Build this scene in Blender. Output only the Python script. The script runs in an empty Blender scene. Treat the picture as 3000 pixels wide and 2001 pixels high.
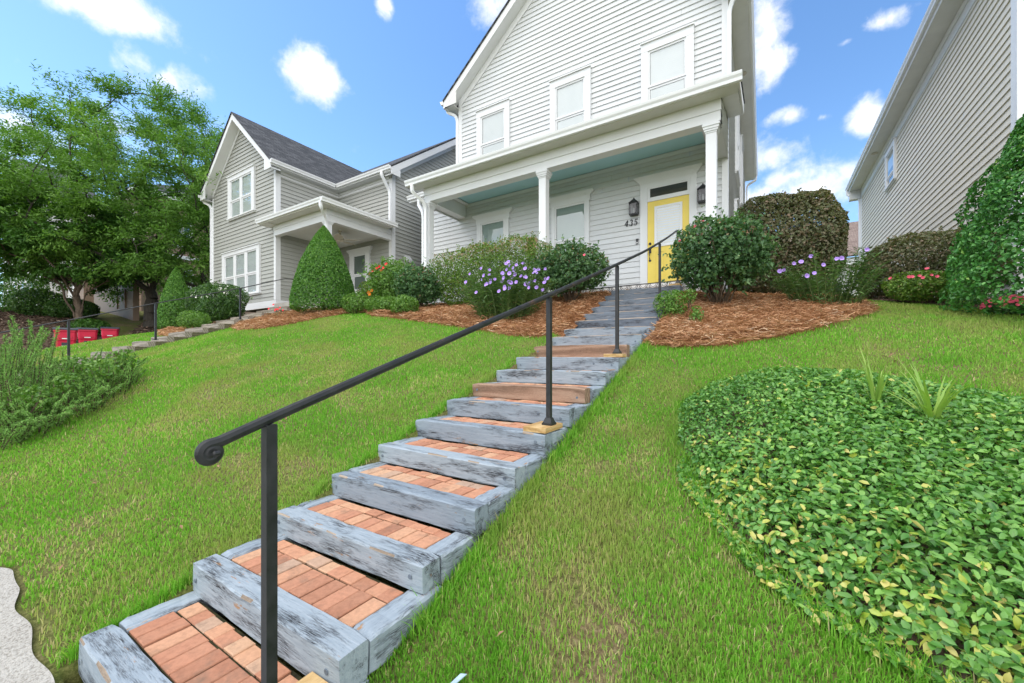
import bpy, math, random
import numpy as np
from mathutils import Vector, Matrix

SC = bpy.context.scene
COL = SC.collection
rng = np.random.default_rng(11)
random.seed(11)
R = math.radians

# ------------------------------------------------------------------ camera
cam = bpy.data.cameras.new("camera")
cam.lens = 14.04
cam.sensor_width = 36.0
cam.shift_y = 0.01483
cam.clip_end = 800.0
cam.clip_start = 0.05
cam_o = bpy.data.objects.new("camera", cam)
cam_o.location = (0, 0, 1.55)
cam_o.rotation_euler = (R(90), 0, R(32.03))
COL.objects.link(cam_o)
SC.camera = cam_o

# ------------------------------------------------------------------ light
SUN_EL, SUN_AZ = 58.0, 236.0        # azimuth measured clockwise from +Y (north)
SKY_STRENGTH = 0.13
sun = bpy.data.lights.new("sun", 'SUN')
sun.energy = 0.9
sun.angle = R(40)
sun.color = (1.0, 0.95, 0.87)
sun_o = bpy.data.objects.new("sun", sun)
sd = Vector((math.sin(R(SUN_AZ)) * math.cos(R(SUN_EL)), math.cos(R(SUN_AZ)) * math.cos(R(SUN_EL)), math.sin(R(SUN_EL))))
sun_o.rotation_euler = sd.to_track_quat('Z', 'Y').to_euler()
sun_o.location = sd * 60
COL.objects.link(sun_o)

SC.view_settings.view_transform = 'Standard'
SC.view_settings.look = 'None'
SC.view_settings.exposure = 0.97
SC.view_settings.gamma = 1.0
SC.render.engine = 'CYCLES'
SC.cycles.max_bounces = 8
SC.cycles.diffuse_bounces = 4
SC.cycles.transparent_max_bounces = 16
SC.cycles.use_denoising = True
SC.cycles.sample_clamp_indirect = 6.0

# world: Nishita sky with fair-weather cumulus at fixed compass directions
CLOUDS = [  # direction of the centre (side, up; tangents about the heading), half sizes, weight
    (-1.03, .885, .20, .060, 1.0), (-.93, .835, .10, .05, .9), (-.925, .735, .060, .050, .9), (-.86, .695, .065, .050, .95), (-.515, .715, .050, .058, 1.0), (-.475, .685, .045, .045, .9),
    (-.316, .885, .022, .026, .9), (-.055, .880, .060, .060, 1.0), (.635, .835, .055, .090, 1.05), (.655, .745, .048, .050, .95), (.695, .603, .045, .026, .95), (.889, .594, .042, .046, 1.05),
    (.640, .500, .080, .050, .85), (.700, .455, .085, .040, .8), (.845, .455, .045, .045, .7), (.930, .840, .050, .020, .6), (.838, .790, .025, .010, .6), (.78, .60, .018, .012, .6), (.60, .40, .09, .05, .7), (.78, .43, .22, .07, .55), (-.66, .50, .30, .05, .30), (-1.35, .55, .15, .1, .8)]
world = bpy.data.worlds.new("World")
SC.world = world
world.use_nodes = True
nt = world.node_tree
nt.nodes.clear()
def WN(t, **kw):
    n = nt.nodes.new(t)
    for k, v in kw.items():
        setattr(n, k, v)
    return n
def wl(a, b): nt.links.new(a, b)
out = WN('ShaderNodeOutputWorld')
bg = WN('ShaderNodeBackground')
sky = WN('ShaderNodeTexSky', sky_type='NISHITA')
sky.sun_disc = False
sky.sun_elevation = R(SUN_EL)
sky.sun_rotation = R(SUN_AZ)
sky.air_density = 1.0
sky.dust_density = 0.3
sky.ozone_density = 2.2
tc = WN('ShaderNodeTexCoord')
th = R(32.03)
fv, rv = Vector((-math.sin(th), math.cos(th), 0)), Vector((math.cos(th), math.sin(th), 0))
noi = WN('ShaderNodeTexNoise'); noi.inputs['Scale'].default_value = 9.0; noi.inputs['Detail'].default_value = 9.0; noi.inputs['Roughness'].default_value = 0.62
wl(tc.outputs['Generated'], noi.inputs['Vector'])
def wmath(op, a, b=None, clamp=False):
    n = WN('ShaderNodeMath', operation=op); n.use_clamp = clamp
    for i, v in enumerate((a, b)):
        if v is None: continue
        if isinstance(v, (int, float)): n.inputs[i].default_value = v
        else: wl(v, n.inputs[i])
    return n.outputs[0]
acc = None
for (u, v, a, b, wgt) in CLOUDS:
    d = (fv + rv * u + Vector((0, 0, v))).normalized()
    L = math.sqrt(1 + u * u + v * v)
    e1 = Vector((0, 0, 1)).cross(d).normalized() * -1
    e2 = d.cross(e1).normalized()
    if e2.z < 0: e2 = -e2
    # half sizes are in tangent-plane units: to angular units
    a2, b2 = a / L * 1.30, b / L * 1.30
    s1 = WN('ShaderNodeVectorMath', operation='SUBTRACT'); wl(tc.outputs['Generated'], s1.inputs[0]); s1.inputs[1].default_value = d
    d1 = WN('ShaderNodeVectorMath', operation='DOT_PRODUCT'); wl(s1.outputs[0], d1.inputs[0]); d1.inputs[1].default_value = e1 / a2
    d2 = WN('ShaderNodeVectorMath', operation='DOT_PRODUCT'); wl(s1.outputs[0], d2.inputs[0]); d2.inputs[1].default_value = e2 / b2
    q = wmath('ADD', wmath('MULTIPLY', d1.outputs['Value'], d1.outputs['Value']), wmath('MULTIPLY', d2.outputs['Value'], d2.outputs['Value']))
    m = wmath('MULTIPLY', wmath('SUBTRACT', 1.0, wmath('SQRT', q)), wgt)
    m = wmath('MAXIMUM', m, -1.0)
    acc = m if acc is None else wmath('MAXIMUM', acc, m)
# unseen bank of bright cloud added behind the camera and overhead as fill light
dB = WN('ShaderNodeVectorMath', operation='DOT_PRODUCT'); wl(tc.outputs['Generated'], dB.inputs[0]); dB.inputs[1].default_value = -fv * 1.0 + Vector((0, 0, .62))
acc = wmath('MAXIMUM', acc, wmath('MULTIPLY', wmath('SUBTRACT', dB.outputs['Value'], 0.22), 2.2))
noi2 = WN('ShaderNodeTexNoise'); noi2.inputs['Scale'].default_value = 26.0; noi2.inputs['Detail'].default_value = 6.0; noi2.inputs['Roughness'].default_value = 0.6; noi2.inputs['Distortion'].default_value = .6
wl(tc.outputs['Generated'], noi2.inputs['Vector'])
dens = wmath('ADD', acc, wmath('ADD', wmath('MULTIPLY', wmath('SUBTRACT', noi.outputs['Fac'], 0.5), 2.3), wmath('MULTIPLY', wmath('SUBTRACT', noi2.outputs['Fac'], 0.5), .7)))
mr = WN('ShaderNodeMapRange', interpolation_type='SMOOTHSTEP')
mr.inputs['From Min'].default_value = 0.05; mr.inputs['From Max'].default_value = 0.95
wl(dens, mr.inputs['Value'])
cover = wmath('MULTIPLY', mr.outputs[0], 1.0, True)
gamma = WN('ShaderNodeHueSaturation'); gamma.inputs['Saturation'].default_value = 1.15; gamma.inputs['Value'].default_value = 1.12
wl(sky.outputs[0], gamma.inputs['Color'])
bank = WN('ShaderNodeMapRange', interpolation_type='SMOOTHSTEP'); bank.inputs['From Min'].default_value = .35; bank.inputs['From Max'].default_value = .85; bank.inputs['To Min'].default_value = 1.0; bank.inputs['To Max'].default_value = 1.9; wl(dB.outputs['Value'], bank.inputs['Value'])  # makes the added, unseen bank brighter than the other clouds for more fill
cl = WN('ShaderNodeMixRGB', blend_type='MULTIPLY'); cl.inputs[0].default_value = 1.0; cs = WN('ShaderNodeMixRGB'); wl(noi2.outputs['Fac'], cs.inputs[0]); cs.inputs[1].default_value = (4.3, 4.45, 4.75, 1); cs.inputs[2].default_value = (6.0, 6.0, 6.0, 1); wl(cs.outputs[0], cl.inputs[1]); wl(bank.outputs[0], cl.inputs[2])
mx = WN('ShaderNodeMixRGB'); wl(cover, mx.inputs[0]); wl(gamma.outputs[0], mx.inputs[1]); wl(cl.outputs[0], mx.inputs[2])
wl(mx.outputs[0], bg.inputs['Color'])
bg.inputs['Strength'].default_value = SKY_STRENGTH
wl(bg.outputs[0], out.inputs['Surface'])

import numpy as np
# ---- terrain: height field interpolated from spot heights (x, y, z) ----
_cols = {
 -12.4:[.66,.72,1.04,1.58,2.26,2.79,3.18,3.25,3.30,3.4],
 -15.0:[.76,.84,1.17,1.71,2.33,2.80,3.15,3.20,3.25,3.3],
 -10.0:[.50,.58,.95,1.50,2.18,2.70,3.02,3.10,3.15,3.3],
 -7.5:[.36,.42,.80,1.34,2.02,2.52,2.93,3.02,3.10,3.2],
 -5.0:[.18,.22,.60,1.14,1.80,2.32,2.90,3.00,3.08,3.2],
 -2.8:[.02,.05,.42,.94,1.60,2.09,2.88,2.98,3.05,3.2],
 -1.4:[-.07,-.04,.30,.82,1.48,1.97,2.72,2.85,2.95,3.1],
 0.2:[-.18,-.15,.19,.70,1.34,1.80,2.50,2.76,2.92,3.05],
 1.5:[-.28,-.25,.08,.58,1.20,1.66,2.28,2.70,2.88,3.0],
 4.0:[-.48,-.45,-.12,.38,1.00,1.45,2.02,2.38,2.60,2.8],
 8.0:[-.80,-.76,-.45,.08,.68,1.12,1.68,2.02,2.30,2.5]}
_rows=[-3.,.45,1.45,3.,5.,6.5,8.4,10.5,13.,20.]
_pts=[(x,y,z) for x,c in _cols.items() for y,z in zip(_rows,c)]
_pts+=[(-17,2.3,1.70),(-16.5,3.2,1.97),(-16.4,3.9,2.15),(-15.8,4.3,2.26),(-18.3,2.3,1.28),(-18.6,3.24,1.33),(-18.1,4.2,1.6),(-20.2,4.0,1.42),(-22.1,5.06,1.58),
 (-18.2,1,1.05),(-22,2,1.25),(-21,-3,.9),(-17.2,.5,1.0),(-16.3,5.3,2.38),(-21,6.5,2.3),(-24,6.2,2.5),(-25.9,7.4,3.05),(-27.7,5.1,3.25),(-30,6,3.7),(-35,9,4.6),
 (-26,3,2.6),(-22.8,3.2,1.5),(-28,1,2.6),(-34,0,3.6),(-40,6,4.7),(-40,15,4.8),(-20,9,2.9),(-25,12,3.6),(-19,14,3.3),(-30,20,4.2),(-20,20,3.5),(-40,-3,3.8),(-30,-3,2.4)]
_P=np.array(_pts,float)
def _fit(P):
    d=np.hypot(P[:,None,0]-P[None,:,0],P[:,None,1]-P[None,:,1])
    n=len(P); A=np.zeros((n+3,n+3)); A[:n,:n]=-d; A[:n,n]=1; A[:n,n+1:]=P[:,:2]; A[n,:n]=1; A[n+1:,:n]=P[:,:2].T
    A[np.arange(n),np.arange(n)]-=0.02
    return np.linalg.solve(A,np.r_[P[:,2],0,0,0])
_w=_fit(_P)
TX0,TY0,TS=-42.,-4.,.2
_gx=np.arange(TX0,12.01,TS); _gy=np.arange(TY0,24.01,TS)
_G=np.zeros((len(_gy),len(_gx)))
for _j,_y in enumerate(_gy):
    _d=np.hypot(_gx[:,None]-_P[None,:,0],_y-_P[None,:,1])
    _G[_j]=-_d@_w[:len(_P)]+_w[len(_P)]+_w[len(_P)+1]*_gx+_w[len(_P)+2]*_y
for _k in range(3):
    _q=np.pad(_G,1,mode='edge'); _G=(_q[:-2,1:-1]+2*_q[1:-1,1:-1]+_q[2:,1:-1])/4
    _q=np.pad(_G,1,mode='edge'); _G=(_q[1:-1,:-2]+2*_q[1:-1,1:-1]+_q[1:-1,2:])/4
def hz(x,y):
    x=np.asarray(x,float); y=np.asarray(y,float)
    fx=np.clip((x-TX0)/TS,0,len(_gx)-1.001); fy=np.clip((y-TY0)/TS,0,len(_gy)-1.001)
    i=fx.astype(int); j=fy.astype(int); a=fx-i; b=fy-j
    return _G[j,i]*(1-a)*(1-b)+_G[j,i+1]*a*(1-b)+_G[j+1,i]*(1-a)*b+_G[j+1,i+1]*a*b
# ---- end terrain ----
# ------------------------------------------------------------------ materials
M = {}
class NB:
    """small node-building helper for one material"""
    def __init__(s, name):
        s.m = bpy.data.materials.new(name); s.m.use_nodes = True
        s.t = s.m.node_tree; s.b = s.t.nodes['Principled BSDF']; s.o = s.t.nodes['Material Output']
        M[name] = s.m
    def n(s, t, **kw):
        n = s.t.nodes.new(t)
        for k, v in kw.items(): setattr(n, k, v)
        return n
    def l(s, a, b): s.t.links.new(a, b)
    def coord(s, scale=(1, 1, 1), kind='Object', rot=(0, 0, 0)):
        c = s.n('ShaderNodeTexCoord'); mp = s.n('ShaderNodeMapping')
        mp.inputs['Scale'].default_value = scale; mp.inputs['Rotation'].default_value = rot
        s.l(c.outputs[kind], mp.inputs['Vector']); return mp.outputs[0]
    def noise(s, scale, detail=4, rough=.55, vec=None, dist=0):
        n = s.n('ShaderNodeTexNoise'); n.inputs['Scale'].default_value = scale; n.inputs['Detail'].default_value = detail
        n.inputs['Roughness'].default_value = rough; n.inputs['Distortion'].default_value = dist
        s.l(vec if vec is not None else s.coord(), n.inputs['Vector']); return n.outputs['Fac']
    def ramp(s, fac, stops, interp='LINEAR'):
        n = s.n('ShaderNodeValToRGB'); n.color_ramp.interpolation = interp
        e = n.color_ramp.elements
        while len(e) < len(stops): e.new(0.5)
        for i, (p, c) in enumerate(stops):
            e[i].position = p; e[i].color = (*c, 1) if len(c) == 3 else c
        s.l(fac, n.inputs[0]); return n.outputs[0]
    def mix(s, fac, a, b, blend='MIX'):
        n = s.n('ShaderNodeMixRGB', blend_type=blend)
        for i, v in enumerate((fac, a, b)):
            if isinstance(v, (int, float)): n.inputs[i].default_value = v
            elif isinstance(v, tuple): n.inputs[i].default_value = (*v, 1)
            else: s.l(v, n.inputs[i])
        return n.outputs[0]
    def math(s, op, a, b=0.0, clamp=False):
        n = s.n('ShaderNodeMath', operation=op); n.use_clamp = clamp
        for i, v in enumerate((a, b)):
            if isinstance(v, (int, float)): n.inputs[i].default_value = v
            else: s.l(v, n.inputs[i])
        return n.outputs[0]
    def attr(s, name='rnd'):
        n = s.n('ShaderNodeAttribute'); n.attribute_name = name; return n.outputs['Fac']
    def bump(s, h, strength=.3, dist=.01):
        n = s.n('ShaderNodeBump'); n.inputs['Strength'].default_value = strength; n.inputs['Distance'].default_value = dist
        s.l(h, n.inputs['Height']); s.l(n.outputs[0], s.b.inputs['Normal'])
    def base(s, c):
        if isinstance(c, tuple): s.b.inputs['Base Color'].default_value = (*c, 1)
        else: s.l(c, s.b.inputs['Base Color'])
    def set(s, rough=.6, spec=.5, metal=0):
        s.b.inputs['Roughness'].default_value = rough; s.b.inputs['Specular IOR Level'].default_value = spec; s.b.inputs['Metallic'].default_value = metal

def sc(c, k): return tuple(min(1, x * k) for x in c)
def plain(name, c, rough=.6, var=.1, vscale=2.0, bump=0, bscale=60, metal=0, spec=.4):
    b = NB(name); f = b.noise(vscale, 5, .6)
    b.base(b.ramp(f, [(.25, sc(c, 1 - var)), (.75, sc(c, 1 + var))])); b.set(rough, spec, metal)
    if bump: b.bump(b.noise(bscale, 3), bump, .004)
    return b.m
def siding_mat(name, c, dirt=.10):
    b = NB(name)
    f = b.noise(1.1, 5, .6); g = b.noise(40, 3, .5, b.coord((.15, .15, 1.0)))
    col = b.mix(1.0, b.ramp(f, [(.2, sc(c, 1 - dirt)), (.8, sc(c, 1.03))]), b.ramp(b.attr(), [(0, (.93, .93, .925)), (1, (1.03, 1.03, 1.03))]), 'MULTIPLY')
    st = b.noise(2.2, 5, .65, b.coord((1.6, 1.6, .22))); col = b.mix(b.ramp(st, [(.55, (0, 0, 0)), (.80, (.35, .35, .35))]), col, sc(c, .72))
    b.base(b.mix(.5, col, b.ramp(g, [(.3, sc(c, .93)), (.7, sc(c, 1.05))]))); b.set(.55, .35)
    b.bump(b.noise(55, 3, .5, b.coord((.2, .2, 1.4))), .15, .003)
siding_mat('siding_white', (.645, .66, .665), .05)
siding_mat('siding_gray', (.385, .39, .36), .06)
siding_mat('siding_beige', (.68, .635, .535), .05)
siding_mat('stucco_tan', (.29, .20, .145), .12)
siding_mat('siding_far', (.72, .72, .71), .06)
plain('trim_white', (.73, .74, .745), .45, .04, 1.5, .05, 90)
plain('soffit_white', (.70, .70, .67), .6, .06, 2)
plain('ceiling_blue', (.46, .74, .82), .5, .03, 1.5)
plain('vinyl_white', (.83, .84, .85), .35, .03, 2)
plain('door_yellow', (.78, .60, .10), .38, .04, 3, .04, 40)
b = NB('black_metal'); f = b.noise(14, 5, .65); g = b.noise(5, 6, .72); k = b.noise(70, 3, .6)
b.base(b.mix(b.ramp(g, [(.60, (0, 0, 0)), (.70, (.8, .8, .8))]), b.ramp(f, [(.3, (.014, .015, .017)), (.7, (.034, .035, .037))]), b.ramp(k, [(.4, (.05, .03, .02)), (.6, (.13, .075, .045))])))
b.set(.5, .45, .1); b.l(b.ramp(f, [(.3, (.35, .35, .35)), (.7, (.62, .62, .62))]), b.b.inputs['Roughness']); b.bump(b.math('ADD', k, g), .18, .003)
plain('black_plastic', (.03, .03, .033), .4, .2, 10)
b = NB('blind_white'); sx = b.n('ShaderNodeSeparateXYZ'); b.l(b.coord(), sx.inputs[0]); fr = b.math('FRACT', b.math('MULTIPLY', sx.outputs['Z'], 20.5))
b.base(b.mix(.6, b.ramp(fr, [(0, (.47, .49, .50)), (.14, (.56, .58, .59)), (.9, (.59, .61, .62)), (1, (.50, .52, .53))]), b.ramp(b.noise(1.3, 3), [(.3, (.50, .53, .54)), (.7, (.62, .63, .64))]))); b.set(.5, .3)
plain('tile_white', (.74, .74, .73), .25, .05, 5, 0, 60, 0, .5)
plain('tile_black', (.02, .02, .022), .3, .2, 5)
plain('dark_room', (.05, .055, .06), .8, .2, 3)
plain('concrete', (.42, .40, .36), .85, .16, 3.0, .4, 90)
plain('bin_red', (.55, .012, .05), .42, .10, 3, .05, 40)
plain('label_white', (.8, .8, .8), .5, .1, 30)
plain('flame_yellow', (.75, .42, .03), .5, .2, 20)
plain('lid_dark', (.05, .055, .07), .5, .2, 8)
plain('fan_cream', (.55, .50, .40), .5, .08, 6)
plain('vent_gray', (.62, .63, .62), .5, .06, 9)
plain('candle_glass', (.75, .76, .72), .3, .05, 9)
plain('nest_wood', (.45, .30, .14), .7, .3, 22)
plain('nest_dark', (.10, .06, .03), .8, .4, 40)
plain('terracotta_brown', (.18, .10, .06), .8, .2, 8)
plain('petal_pink', (.70, .10, .16), .5, .2, 20)
plain('petal_red', (.75, .015, .03), .45, .2, 20)
plain('petal_purple', (.42, .27, .74), .5, .25, 25)
plain('petal_throat', (.16, .05, .38), .5, .2, 25)
plain('petal_white', (.85, .83, .76), .5, .1, 20)
plain('petal_orange', (.85, .25, .02), .5, .2, 20)
plain('stem_brown', (.10, .070, .045), .8, .35, 16, .3, 60)
plain('stem_green', (.10, .14, .04), .6, .3, 12)
plain('litter', (.30, .17, .10), .8, .3, 20)
plain('scrap_blue', (.40, .52, .60), .6, .2, 20)

def shingles(name, c1, c2):
    b = NB(name)
    br = b.n('ShaderNodeTexBrick'); b.l(b.coord((1, 1, 1), 'Object', (0, 0, 0)), br.inputs['Vector'])
    uv = b.n('ShaderNodeUVMap'); b.l(uv.outputs[0], br.inputs['Vector'])
    br.inputs['Scale'].default_value = 1.0; br.inputs['Brick Width'].default_value = .30; br.inputs['Row Height'].default_value = .14
    br.inputs['Mortar Size'].default_value = .010; br.inputs['Mortar Smooth'].default_value = .3; br.inputs['Bias'].default_value = -.2
    br.inputs['Color1'].default_value = (*c1, 1); br.inputs['Color2'].default_value = (*c2, 1); br.inputs['Mortar'].default_value = (*sc(c1, .35), 1)
    n = b.noise(9, 5, .7)
    b.base(b.mix(.6, br.outputs['Color'], b.ramp(n, [(.25, (.35, .35, .35)), (.75, (1.5, 1.5, 1.5))]), 'MULTIPLY')); b.set(.9, .2)
    b.bump(br.outputs['Fac'], -.6, .01)
shingles('shingle_charcoal', (.060, .063, .068), (.125, .128, .135))
shingles('shingle_brown', (.20, .15, .13), (.28, .22, .19))

def bark(name, c):
    b = NB(name); v = b.coord((6, 6, 1.2)); f = b.noise(3.5, 6, .7, v, .6)
    b.base(b.ramp(f, [(.3, sc(c, .45)), (.6, c), (.8, sc(c, 1.6))])); b.set(.9, .2); b.bump(f, .8, .03)
bark('bark_gray', (.085, .075, .062)); bark('bark_smooth', (.20, .15, .11))

def leafm(name, stops, rough=.45, trans=.28, spec=.4, patch=None):
    b = NB(name); col = b.ramp(b.attr(), stops)
    if patch:
        f = b.noise(patch[0], 3, .6); b2 = b.ramp(f, [(.46, (0, 0, 0)), (.66, (1, 1, 1))])
        col = b.mix(b2, col, b.mix(patch[2], col, patch[1]))
    b.base(col); b.set(rough, spec)
    tr = b.n('ShaderNodeBsdfTranslucent'); b.l(b.mix(1.0, col, (1.2, 1.35, .6), 'MULTIPLY'), tr.inputs['Color'])
    ms = b.n('ShaderNodeMixShader'); ms.inputs[0].default_value = trans
    b.l(b.b.outputs[0], ms.inputs[1]); b.l(tr.outputs[0], ms.inputs[2]); b.l(ms.outputs[0], b.o.inputs['Surface'])
leafm('leaf_topiary', [(0, (.046, .14, .018)), (.55, (.10, .255, .034)), (.85, (.18, .37, .06)), (1, (.30, .48, .11))])
leafm('leaf_rose', [(0, (.036, .10, .034)), (.6, (.085, .185, .066)), (.93, (.16, .27, .10)), (.97, (.30, .16, .10)), (1, (.42, .26, .17))])
leafm('leaf_abelia', [(0, (.055, .125, .014)), (.5, (.12, .235, .030)), (.8, (.22, .34, .05)), (.9, (.33, .22, .12)), (1, (.50, .32, .24))])
leafm('leaf_loropetalum', [(0, (.075, .092, .040)), (.4, (.135, .155, .066)), (.75, (.19, .155, .092)), (.92, (.28, .19, .13)), (1, (.10, .16, .04))])
leafm('leaf_holly', [(0, (.036, .14, .026)), (.5, (.075, .245, .045)), (.85, (.13, .34, .07)), (1, (.30, .46, .09))], .38, .2, .4)
leafm('leaf_petunia', [(0, (.052, .115, .040)), (.6, (.11, .21, .070)), (1, (.21, .34, .11))])
leafm('leaf_light', [(0, (.07, .17, .025)), (.6, (.13, .27, .04)), (1, (.24, .38, .08))])
leafm('leaf_gardenia', [(0, (.025, .075, .014)), (.6, (.06, .15, .025)), (1, (.14, .25, .05))], .3)
leafm('leaf_oak', [(0, (.072, .175, .024)), (.5, (.14, .285, .045)), (1, (.24, .40, .075))], .5, .35, .3)
leafm('leaf_myrtle', [(0, (.032, .10, .015)), (.5, (.065, .17, .026)), (1, (.13, .25, .04))], .5, .3, .3)
leafm('leaf_rosemary', [(0, (.11, .25, .05)), (.5, (.20, .39, .085)), (1, (.34, .55, .14))], .6, .2)
leafm('leaf_jasmine', [(0, (.046, .155, .026)), (.35, (.110, .275, .048)), (.70, (.195, .39, .075)), (.86, (.30, .50, .09)), (.93, (.38, .45, .06)), (1, (.62, .52, .18))], .34, .25, .45)
leafm('leaf_strap', [(0, (.17, .33, .05)), (1, (.36, .50, .11))])
leafm('grass_blade', [(0, (.095, .27, .020)), (.45, (.175, .42, .040)), (.78, (.27, .51, .065)), (.90, (.43, .46, .15)), (1, (.58, .49, .27))], .6, .35, .2, (1.1, (.38, .35, .13), .55))
leafm('straw_needle', [(0, (.22, .10, .045)), (.45, (.42, .215, .11)), (.8, (.56, .34, .19)), (1, (.66, .53, .38))], .7, .1, .2)
leafm('chip_bark', [(0, (.05, .035, .026)), (.5, (.15, .10, .072)), (.85, (.27, .18, .13)), (1, (.36, .27, .21))], .85, .0, .15)

b = NB('soil_green'); f = b.noise(38, 6, .75); g = b.noise(1.6, 5, .65)
b.base(b.mix(b.ramp(g, [(.42, (.25, .25, .25)), (.68, (1, 1, 1))]), b.ramp(f, [(.32, (.045, .075, .014)), (.5, (.12, .17, .03)), (.68, (.22, .26, .06))]), b.ramp(f, [(.3, (.075, .05, .03)), (.5, (.19, .145, .075)), (.7, (.36, .29, .16))]))); b.set(.95, .1); b.bump(f, .8, .03)
b = NB('soil_straw'); f = b.noise(26, 5, .7, b.coord((1, 1, 1))); b.base(b.ramp(f, [(.25, (.08, .035, .017)), (.55, (.24, .11, .05)), (.8, (.36, .19, .09))])); b.set(.95, .1); b.bump(f, .8, .03)
b = NB('soil_bark'); f = b.noise(16, 6, .75); b.base(b.ramp(f, [(.25, (.035, .026, .019)), (.5, (.12, .085, .062)), (.8, (.25, .175, .13))])); b.set(.95, .1); b.bump(f, .9, .04)
b = NB('asphalt'); f = b.noise(60, 4, .7); b.base(b.ramp(f, [(.3, (.055, .055, .055)), (.7, (.11, .11, .105))])); b.set(.9, .2)
b = NB('pavement'); f = b.noise(5, 7, .68); g = b.noise(95, 3, .6)
b.base(b.mix(.55, b.ramp(f, [(.28, (.27, .25, .215)), (.55, (.39, .37, .33)), (.78, (.48, .46, .42))]), b.ramp(g, [(.36, (.15, .135, .11)), (.5, (.40, .38, .34)), (.7, (.50, .48, .44))]))); b.set(.9, .2); b.bump(g, .7, .012)
b = NB('stain_wet'); b.base((.10, .10, .09)); b.set(.9)

# painted, weathered step timbers (grain runs along the timber: 'x' or 'y')
def timber_mat(name, ax, paint, paint2, rot_amt, peel_amt):
    b = NB(name)
    st = (1, 14, 14) if ax == 'x' else (14, 1, 14)
    v = b.coord(st)
    grain = b.noise(4.5, 7, .7, v, .4); fine = b.noise(16, 4, .6, v); big = b.noise(2.0, 4, .6)
    col = b.mix(b.ramp(grain, [(.35, (0, 0, 0)), (.65, (1, 1, 1))]), paint, paint2)
    st2 = (1.0, 5, 5) if ax == 'x' else (5, 1.0, 5)
    blotch = b.noise(1.7, 6, .72, b.coord(st2)); 
    rot = b.math('MULTIPLY', b.ramp(blotch, [(1 - rot_amt - .06, (0, 0, 0)), (1 - rot_amt + .07, (1, 1, 1))]), b.ramp(fine, [(.40, (0, 0, 0)), (.56, (1, 1, 1))]))
    rot = b.math('MAXIMUM', rot, b.math('MULTIPLY', b.ramp(fine, [(.60, (0, 0, 0)), (.70, (1, 1, 1))]), .35))
    peelm = b.noise(2.3, 6, .7, b.coord(tuple(x * 1.3 + .2 for x in st2)))
    peel = b.ramp(peelm, [(1 - peel_amt, (0, 0, 0)), (1 - peel_amt + .03, (1, 1, 1))])
    col = b.mix(peel, col, b.ramp(grain, [(.3, (.20, .12, .07)), (.7, (.46, .29, .16))]))
    oi = b.n('ShaderNodeObjectInfo'); col = b.mix(1.0, col, b.ramp(oi.outputs['Random'], [(0, (.80, .81, .83)), (.5, (.98, .98, .98)), (1, (1.12, 1.10, 1.07))]), 'MULTIPLY')
    col = b.mix(rot, col, (.028, .028, .032))
    b.base(col); b.set(.75, .3)
    b.bump(b.math('ADD', b.math('MULTIPLY', grain, .6), b.math('MULTIPLY', rot, -1.0)), .55, .008)
for ax in 'xy':
    timber_mat('timber_blue_' + ax, ax, (.235, .285, .330), (.315, .365, .410), .452, .37)
    timber_mat('timber_slate_' + ax, ax, (.110, .140, .175), (.180, .215, .255), .435, .34)
def wood_mat(name, ax, c1, c2, c3):
    b = NB(name); v = b.coord((1.6, 9, 9) if ax == 'x' else (9, 1.6, 9))
    g = b.noise(2.6, 3, .5, v, 2.2); w = b.n('ShaderNodeTexWave', wave_type='RINGS'); w.inputs['Scale'].default_value = 1.5; w.inputs['Distortion'].default_value = 7; w.inputs['Detail'].default_value = 3
    b.l(b.coord((.5, 5, 5) if ax == 'x' else (5, .5, 5)), w.inputs['Vector'])
    k = b.noise(30, 4, .6, v)
    b.base(b.mix(.35, b.ramp(b.math('ADD', b.math('MULTIPLY', w.outputs['Fac'], .5), b.math('MULTIPLY', g, .5)), [(.2, c1), (.5, c2), (.8, c3)]), b.ramp(k, [(.3, sc(c1, .6)), (.7, c3)]))); b.set(.75, .25); b.bump(g, .3, .006)
wood_mat('wood_brown', 'x', (.13, .075, .048), (.27, .165, .11), (.40, .27, .19))
wood_mat('wood_old', 'x', (.13, .11, .085), (.27, .235, .185), (.40, .36, .30))
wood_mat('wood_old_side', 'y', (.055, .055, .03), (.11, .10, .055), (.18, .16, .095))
wood_mat('wood_worn', 'x', (.16, .12, .085), (.29, .225, .16), (.40, .33, .26))
wood_mat('wood_new', 'y', (.36, .20, .065), (.52, .33, .13), (.62, .44, .22))
b = NB('brick_paver'); f = b.noise(38, 5, .65); p = b.noise(3.5, 4, .6)
dirt = b.noise(6, 6, .7); b.base(b.mix(b.ramp(dirt, [(.56, (0, 0, 0)), (.74, (.7, .7, .7))]), b.mix(.5, b.mix(b.math('MULTIPLY', p, .5), b.ramp(b.attr(), [(0, (.36, .145, .085)), (.35, (.49, .21, .125)), (.65, (.57, .28, .165)), (.88, (.60, .36, .22)), (1, (.38, .28, .22))]), (.50, .31, .20)), b.ramp(f, [(.3, (.55, .55, .55)), (.6, (1, 1, 1))]), 'MULTIPLY'), (.17, .12, .085))); b.set(.9, .15); b.bump(f, .4, .006)
b = NB('moss_joint'); b.base(b.ramp(b.noise(20, 4), [(.3, (.022, .020, .014)), (.7, (.05, .05, .022))])); b.set(1, .05)

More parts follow.
